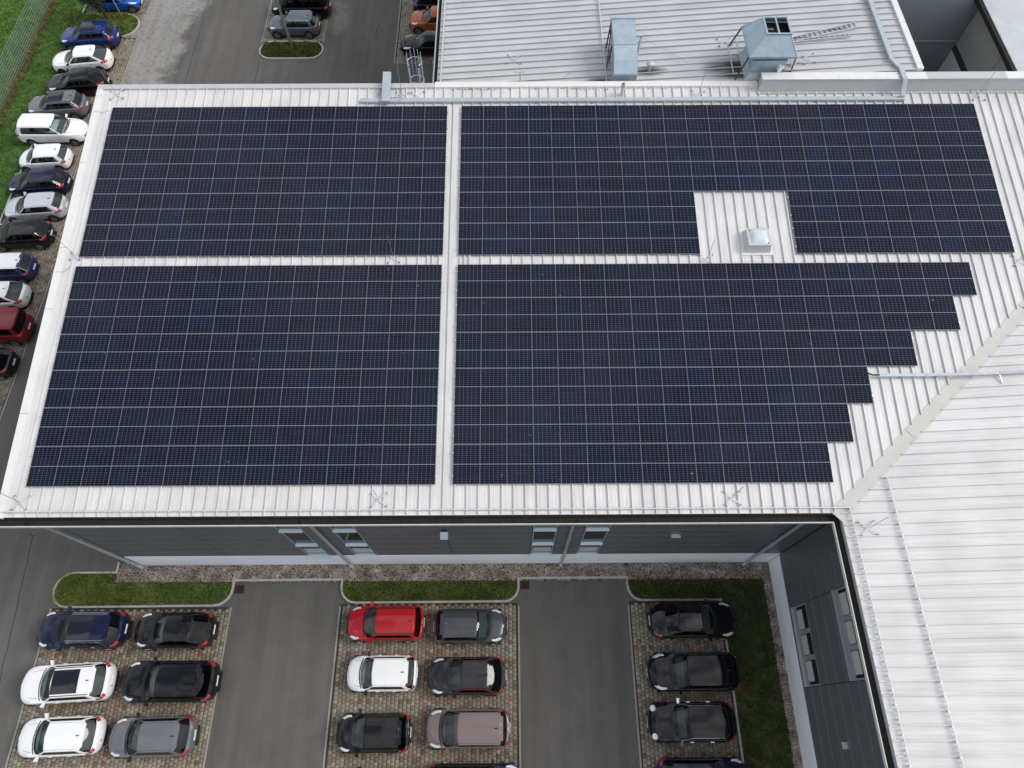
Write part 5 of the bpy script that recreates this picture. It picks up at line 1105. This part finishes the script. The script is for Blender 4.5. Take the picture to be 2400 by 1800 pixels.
    for i in range(8): mb.f.append((2 * i, 2 * i + 1, 2 * i + 3, 2 * i + 2))
    mb.build('cowl', 'car_black', t)
    MB().box(X(-.004), X(.10), -hw * .55, hw * .55, .38, lerp(.38, zn_, .62)).build('grille', 'car_black', t)
    if plate:
        zp = lerp(base, zt_, .60); MB().box(X(L + .012), X(L - .03), -.26, .26, zp - .055, zp + .055).build('license_plate', 'plate', t); MB().box(X(L + .014), X(L - .03), .215, .261, zp - .056, zp + .056).build('plate_strip', 'plate_blue', t)
        MB().box(X(-.014), X(.03), -.26, .26, .42, .53).build('license_plate', 'plate', t)
    MB().box(X(L + .004), X(L - .10), -hw * .5, hw * .5, base, base + .15).build('rear_bumper_trim', 'car_black', t)
    if antenna: s = lerp(d0, d1, .86); MB().hexa([(X(s - .02), -.03, zc(s, 0)), (X(s - .02), .03, zc(s, 0)), (X(s + .14), .02, zc(s, 0)), (X(s + .14), -.02, zc(s, 0)), (X(s + .10), -.008, zc(s, 0) + .06), (X(s + .10), .008, zc(s, 0) + .06), (X(s + .14), .008, zc(s, 0) + .065), (X(s + .14), -.008, zc(s, 0) + .065)]).build('antenna', 'car_black', t)
    return t
def weld(mb, name, m, parent, smooth):
    """merge coincident points so that both halves shade as one skin"""
    idx = {}; nv, rem = [], []
    for p in mb.v:
        k = (round(p[0], 4), round(p[1], 4), round(p[2], 4))
        if k not in idx: idx[k] = len(nv); nv.append(p)
        rem.append(idx[k])
    o = MB(); o.v = nv
    for f in mb.f:
        q = []
        for i in f:
            if rem[i] not in q: q.append(rem[i])
        if len(q) >= 3: o.f.append(tuple(q))
    used = sorted({i for f in o.f for i in f}); mp_ = {a: b for b, a in enumerate(used)}
    o.v = [nv[i] for i in used]; o.f = [tuple(mp_[i] for i in f) for f in o.f]
    return o.build(name, m, parent, smooth)

G1, G2, G3, G4, G5 = 'cars in the bottom left bays', 'cars in the bottom middle bays', 'cars in the shaded right bays', 'cars in the long row beside the lawn', 'vehicles in the north yard'
car('parked_car', 'navy blue estate SUV with chrome roof rails, at the left bed kerb', 'car', -2.13, -4.50, 180, 4.60, 1.86, 1.62, 'suv', 'navy', pano=.62, rails='chrome', group=G1, chrome_trim=True)
car('parked_car', 'black hatchback right of the navy SUV, beside the left lane', 'car', 2.69, -4.55, 180, 4.22, 1.79, 1.45, 'fast', 'black_warm', group=G1, mirrors='car_black')
car('parked_car', 'white SUV with long dark glass roof, left bays', 'car', -2.2, -7.10, 183, 4.60, 1.84, 1.64, 'suv', 'white', pano=.68, rails='car_black', group=G1)
car('parked_car', 'largest black SUV with chrome rear strip, left bays', 'car', 3.05, -7.04, 180, 4.84, 1.94, 1.68, 'suv', 'black', group=G1, chrome_trim=False)
car('parked_car', 'white hatchback with wrapped black rear window, bottom left corner', 'car', -1.92, -9.52, 182, 4.17, 1.77, 1.47, 'hatch', 'white', group=G1, antenna=True)
car('parked_car', 'mid grey hatchback with chrome rear bumper strip, bottom left bays', 'car', 2.64, -9.55, 181, 4.28, 1.80, 1.50, 'hatch', 'grey', group=G1, mirrors='car_black', rails=None)
car('parked_car', 'bright red estate car below the middle bed', 'car', 13.80, -4.26, 180, 4.14, 1.76, 1.48, 'wagon', 'red', group=G2, mirrors='paint_red', rails='car_black')
car('parked_car', 'dark grey hatchback facing right beside the red car', 'car', 18.33, -4.42, 0, 3.88, 1.72, 1.47, 'small', 'gunmetal', group=G2)
car('parked_car', 'plain white five door hatchback below the red car', 'car', 13.81, -6.72, 180, 3.68, 1.72, 1.50, 'small', 'white', group=G2, mirrors='car_black', antenna=True)
car('parked_car', 'black crossover with a red line over its windows', 'car', 18.19, -6.86, 180, 4.05, 1.80, 1.52, 'fast', 'charcoal', trim='trim_red', group=G2, dark_rim=True)
car('parked_car', 'black hatchback with large red tail lights, bottom middle bays', 'car', 13.62, -9.44, 180, 3.72, 1.75, 1.47, 'small', 'black_warm', group=G2, taillen=1.15, mirrors='car_black')
car('parked_car', 'brown metallic compact van with pale roof, bottom middle bays', 'car', 18.26, -9.28, 180, 4.28, 1.80, 1.60, 'mpv', 'brown', group=G2)
car('parked_car', 'black car facing right, cut by the bottom edge below the brown one', 'car', 18.69, -11.72, 0, 4.78, 1.84, 1.48, 'wagon', 'black', group=G2)
car('parked_car', 'dark car barely in frame at the bottom, left of centre', 'car', 13.78, -11.95, 180, 4.0, 1.76, 1.47, 'hatch', 'black_warm', group=G2)
car('parked_car', 'black saloon facing right with sunroof, top of the shaded bays', 'car', 30.16, -4.18, 0, 4.68, 1.82, 1.44, 'saloon', 'black', pano=.75, group=G3)
car('parked_car', 'black estate with twin chrome grille, second in the shaded bays', 'car', 29.85, -6.72, 180, 4.70, 1.84, 1.50, 'wagon', 'black', group=G3, dark_rim=False)
car('parked_car', 'black compact SUV with round headlights, third in the shaded bays', 'car', 29.46, -9.04, 180, 4.32, 1.80, 1.58, 'suv', 'black', group=G3, headround=True, mirrors='chrome', chrome_trim=True)
car('parked_car', 'dark blue car facing right, cut by the bottom edge in the shaded bays', 'car', 29.76, -11.50, 0, 4.54, 1.82, 1.50, 'hatch', 'navy', pano=.8, group=G3)
# long row beside the lawn, from the back to the front
car('parked_car', 'bright blue hatchback at the top edge behind the young tree', 'car', -13.5, 47.35, 3, 4.1, 1.74, 1.45, 'hatch', 'blue_bright', group=G4)
car('parked_car', 'royal blue SUV with dark sunroof beside the grass island', 'car', -14.5, 42.50, 184, 4.65, 1.86, 1.66, 'suv', 'blue', pano=.62, rails='paint_blue', group=G4)
car('parked_car', 'white crossover with sloping tail, next to the royal blue SUV', 'car', -14.4, 39.72, 186, 4.78, 1.88, 1.56, 'fast', 'white', group=G4, dark_rim=True, mirrors='car_black')
car('parked_car', 'black SUV touching the back corner of the hall roof', 'car', -13.95, 37.0, 187, 4.75, 1.86, 1.62, 'fast', 'black', group=G4)
car('parked_car', 'grey crossover with black front roof half, beside the hall corner', 'car', -14.8, 34.42, 184, 4.5, 1.82, 1.62, 'suv', 'grey', pano=.62, group=G4, rails='car_black')
car('parked_car', 'long white estate SUV facing the hall', 'car', -14.4, 31.82, 0, 5.2, 1.88, 1.72, 'wagon', 'white', group=G4, antenna=False)
car('parked_car', 'small white three door hatchback in the long row', 'car', -14.25, 29.0, 183, 3.8, 1.70, 1.46, 'small', 'white', group=G4)
car('parked_car', 'navy hatchback between the small white and the silver car', 'car', -13.99, 26.62, 183, 4.4, 1.78, 1.45, 'hatch', 'navy', group=G4)
car('parked_car', 'silver hatchback in the long row', 'car', -13.5, 24.28, 184, 4.4, 1.78, 1.45, 'hatch', 'silver', group=G4)
car('parked_car', 'black tall hatchback with pale rear window below the silver car', 'car', -13.65, 21.76, 183, 4.15, 1.76, 1.60, 'suv', 'black_warm', group=G4)
car('parked_car', 'blue hatchback, reflection on its roof painted white, cut by the left edge', 'car', -13.95, 18.95, 182, 4.0, 1.76, 1.47, 'small', 'blue_mid', roof='paint_white', group=G4, black_pillars=False)  # white roof colour stands in for the sky reflected on blue paint
car('parked_car', 'white coupe-backed hatchback cut by the left edge', 'car', -13.8, 16.66, 183, 4.25, 1.78, 1.45, 'fast', 'white', group=G4)
car('delivery_van', 'red panel van with dark rear window, cut by the left edge', 'van', -13.1, 14.1, 182, 4.8, 1.90, 1.95, 'van', 'red_dark', group=G4, antenna=False)
car('parked_car', 'black hatchback tail at the left edge below the red van', 'car', -13.05, 11.55, 182, 4.2, 1.78, 1.47, 'hatch', 'black_warm', group=G4)
# north yard
car('delivery_van', 'black passenger van at the top edge behind the oval island', 'van', 2.64, 46.4, 180, 5.0, 1.92, 1.95, 'van', 'black', group=G5, antenna=False)
car('parked_car', 'blue grey compact SUV between the oval island and the van', 'car', 2.36, 43.95, 180, 4.3, 1.79, 1.56, 'suv', 'bluegrey', group=G5, rails='chrome')
car('parked_car', 'dark navy car at the top edge beside the neighbouring hall', 'car', 14.4, 46.9, 0, 4.4, 1.8, 1.5, 'hatch', 'navy', group=G5)
car('parked_car', 'orange SUV partly hidden by the neighbouring roof', 'car', 14.3, 44.45, 180, 4.45, 1.84, 1.6, 'suv', 'orange', group=G5)
car('parked_car', 'black saloon partly hidden behind the ladder cage', 'car', 13.85, 41.55, 180, 4.7, 1.82, 1.45, 'saloon', 'black', group=G5)

# ------------------------------------------------------------------ fence, lamp posts, tree
fe = empty('wire_fence', (-19.75, 34.8, 0), 'grey double wire mesh fence between lawn and field', 'fence')
fy = [8. + 2.68 * k for k in range(19)]
for yy in fy:
    MB().box(-19.79, -19.73, yy - .03, yy + .03, 0, 2.08).build('post', 'fence_post', fe)
for a, b in zip(fy, fy[1:]):
    mb = MB()
    for k in range(11): mb.box(-19.716, -19.702, a + .04, b - .04, .06 + k * .2, .072 + k * .2)
    for k in range(27): yy = a + .06 + k * (b - a - .12) / 26; mb.box(-19.704, -19.699, yy - .0025, yy + .0025, .04, 2.08)
    mb.build('mesh_panel', 'fence_green', fe)
def lamp_post(label, x, y, h, r):
    t = empty('street_lamp', (x, y, 0), label, 'lamp post', 'yard lamp posts')
    MB().tube([(x, y, 0), (x, y, 1.2), (x, y, h)], [r * 1.35, r * 1.25, r * .7], 10).build('pole', 'pole', t, True)
    MB().tube([(x, y, 0), (x, y, .12)], r * 2.2, 10).build('base', 'pole', t)
    MB().bar((x - .05, y, h), (x + .9, y, h + .12), .2, .09).build('lamp_head', 'pole', t); MB().box(x + .35, x + .85, y - .08, y + .08, h - .03, h + .01).build('lens', 'lamp_glass', t)
lamp_post('tall grey lamp post standing in the oval island', 2.19, 42.19, 9., .085)
lamp_post('slim lamp post on the grass island beside the young tree', -12.88, 45.76, 6., .045)
t = empty('young_tree', (-14.19, 45.66, 0), 'young dark-leaved tree on the grass island', 'tree')
MB().tube([(-14.19, 45.66, 0), (-14.2, 45.68, 1.2), (-14.15, 45.7, 2.6), (-14.1, 45.75, 4.2)], [.09, .075, .06, .025], 8).build('trunk', 'bark', t, True)
for a, b, c in ((.9, .3, 3.4), (-.8, .5, 3.3), (.2, -.9, 3.5), (-.4, .9, 3.8), (.5, -.4, 4.2)): MB().tube([(-14.15, 45.7, c - 1.3), (-14.15 + a * .6, 45.7 + b * .6, c - .5), (-14.15 + a, 45.7 + b, c)], [.035, .025, .01], 6).build('branch', 'bark', t)
pts = []
for k in range(46):
    d = RNG.normal(size=3); d /= np.linalg.norm(d); c = np.array([-14.5, 45.8, 2.75]) + d * np.array([1.0, 1.0, 1.6]) * RNG.uniform(.35, 1.) ** .6
    pts.append(c + RNG.normal(size=(120, 3)) * .20)
pts = np.concatenate(pts); leaves('crown', pts[pts[:, 2] > 1.0], .075, 'tree_leaf', t)
t2 = MB(); 
t = empty('tree_stake', (-13.9, 45.6, 0), 'pair of thin wooden stakes beside the young tree', 'stake')
for xx in (-13.95, -13.6): MB().tube([(xx, 45.62, 0), (xx, 45.62, 1.9)], .03, 6).build('stake', 'bark', t)
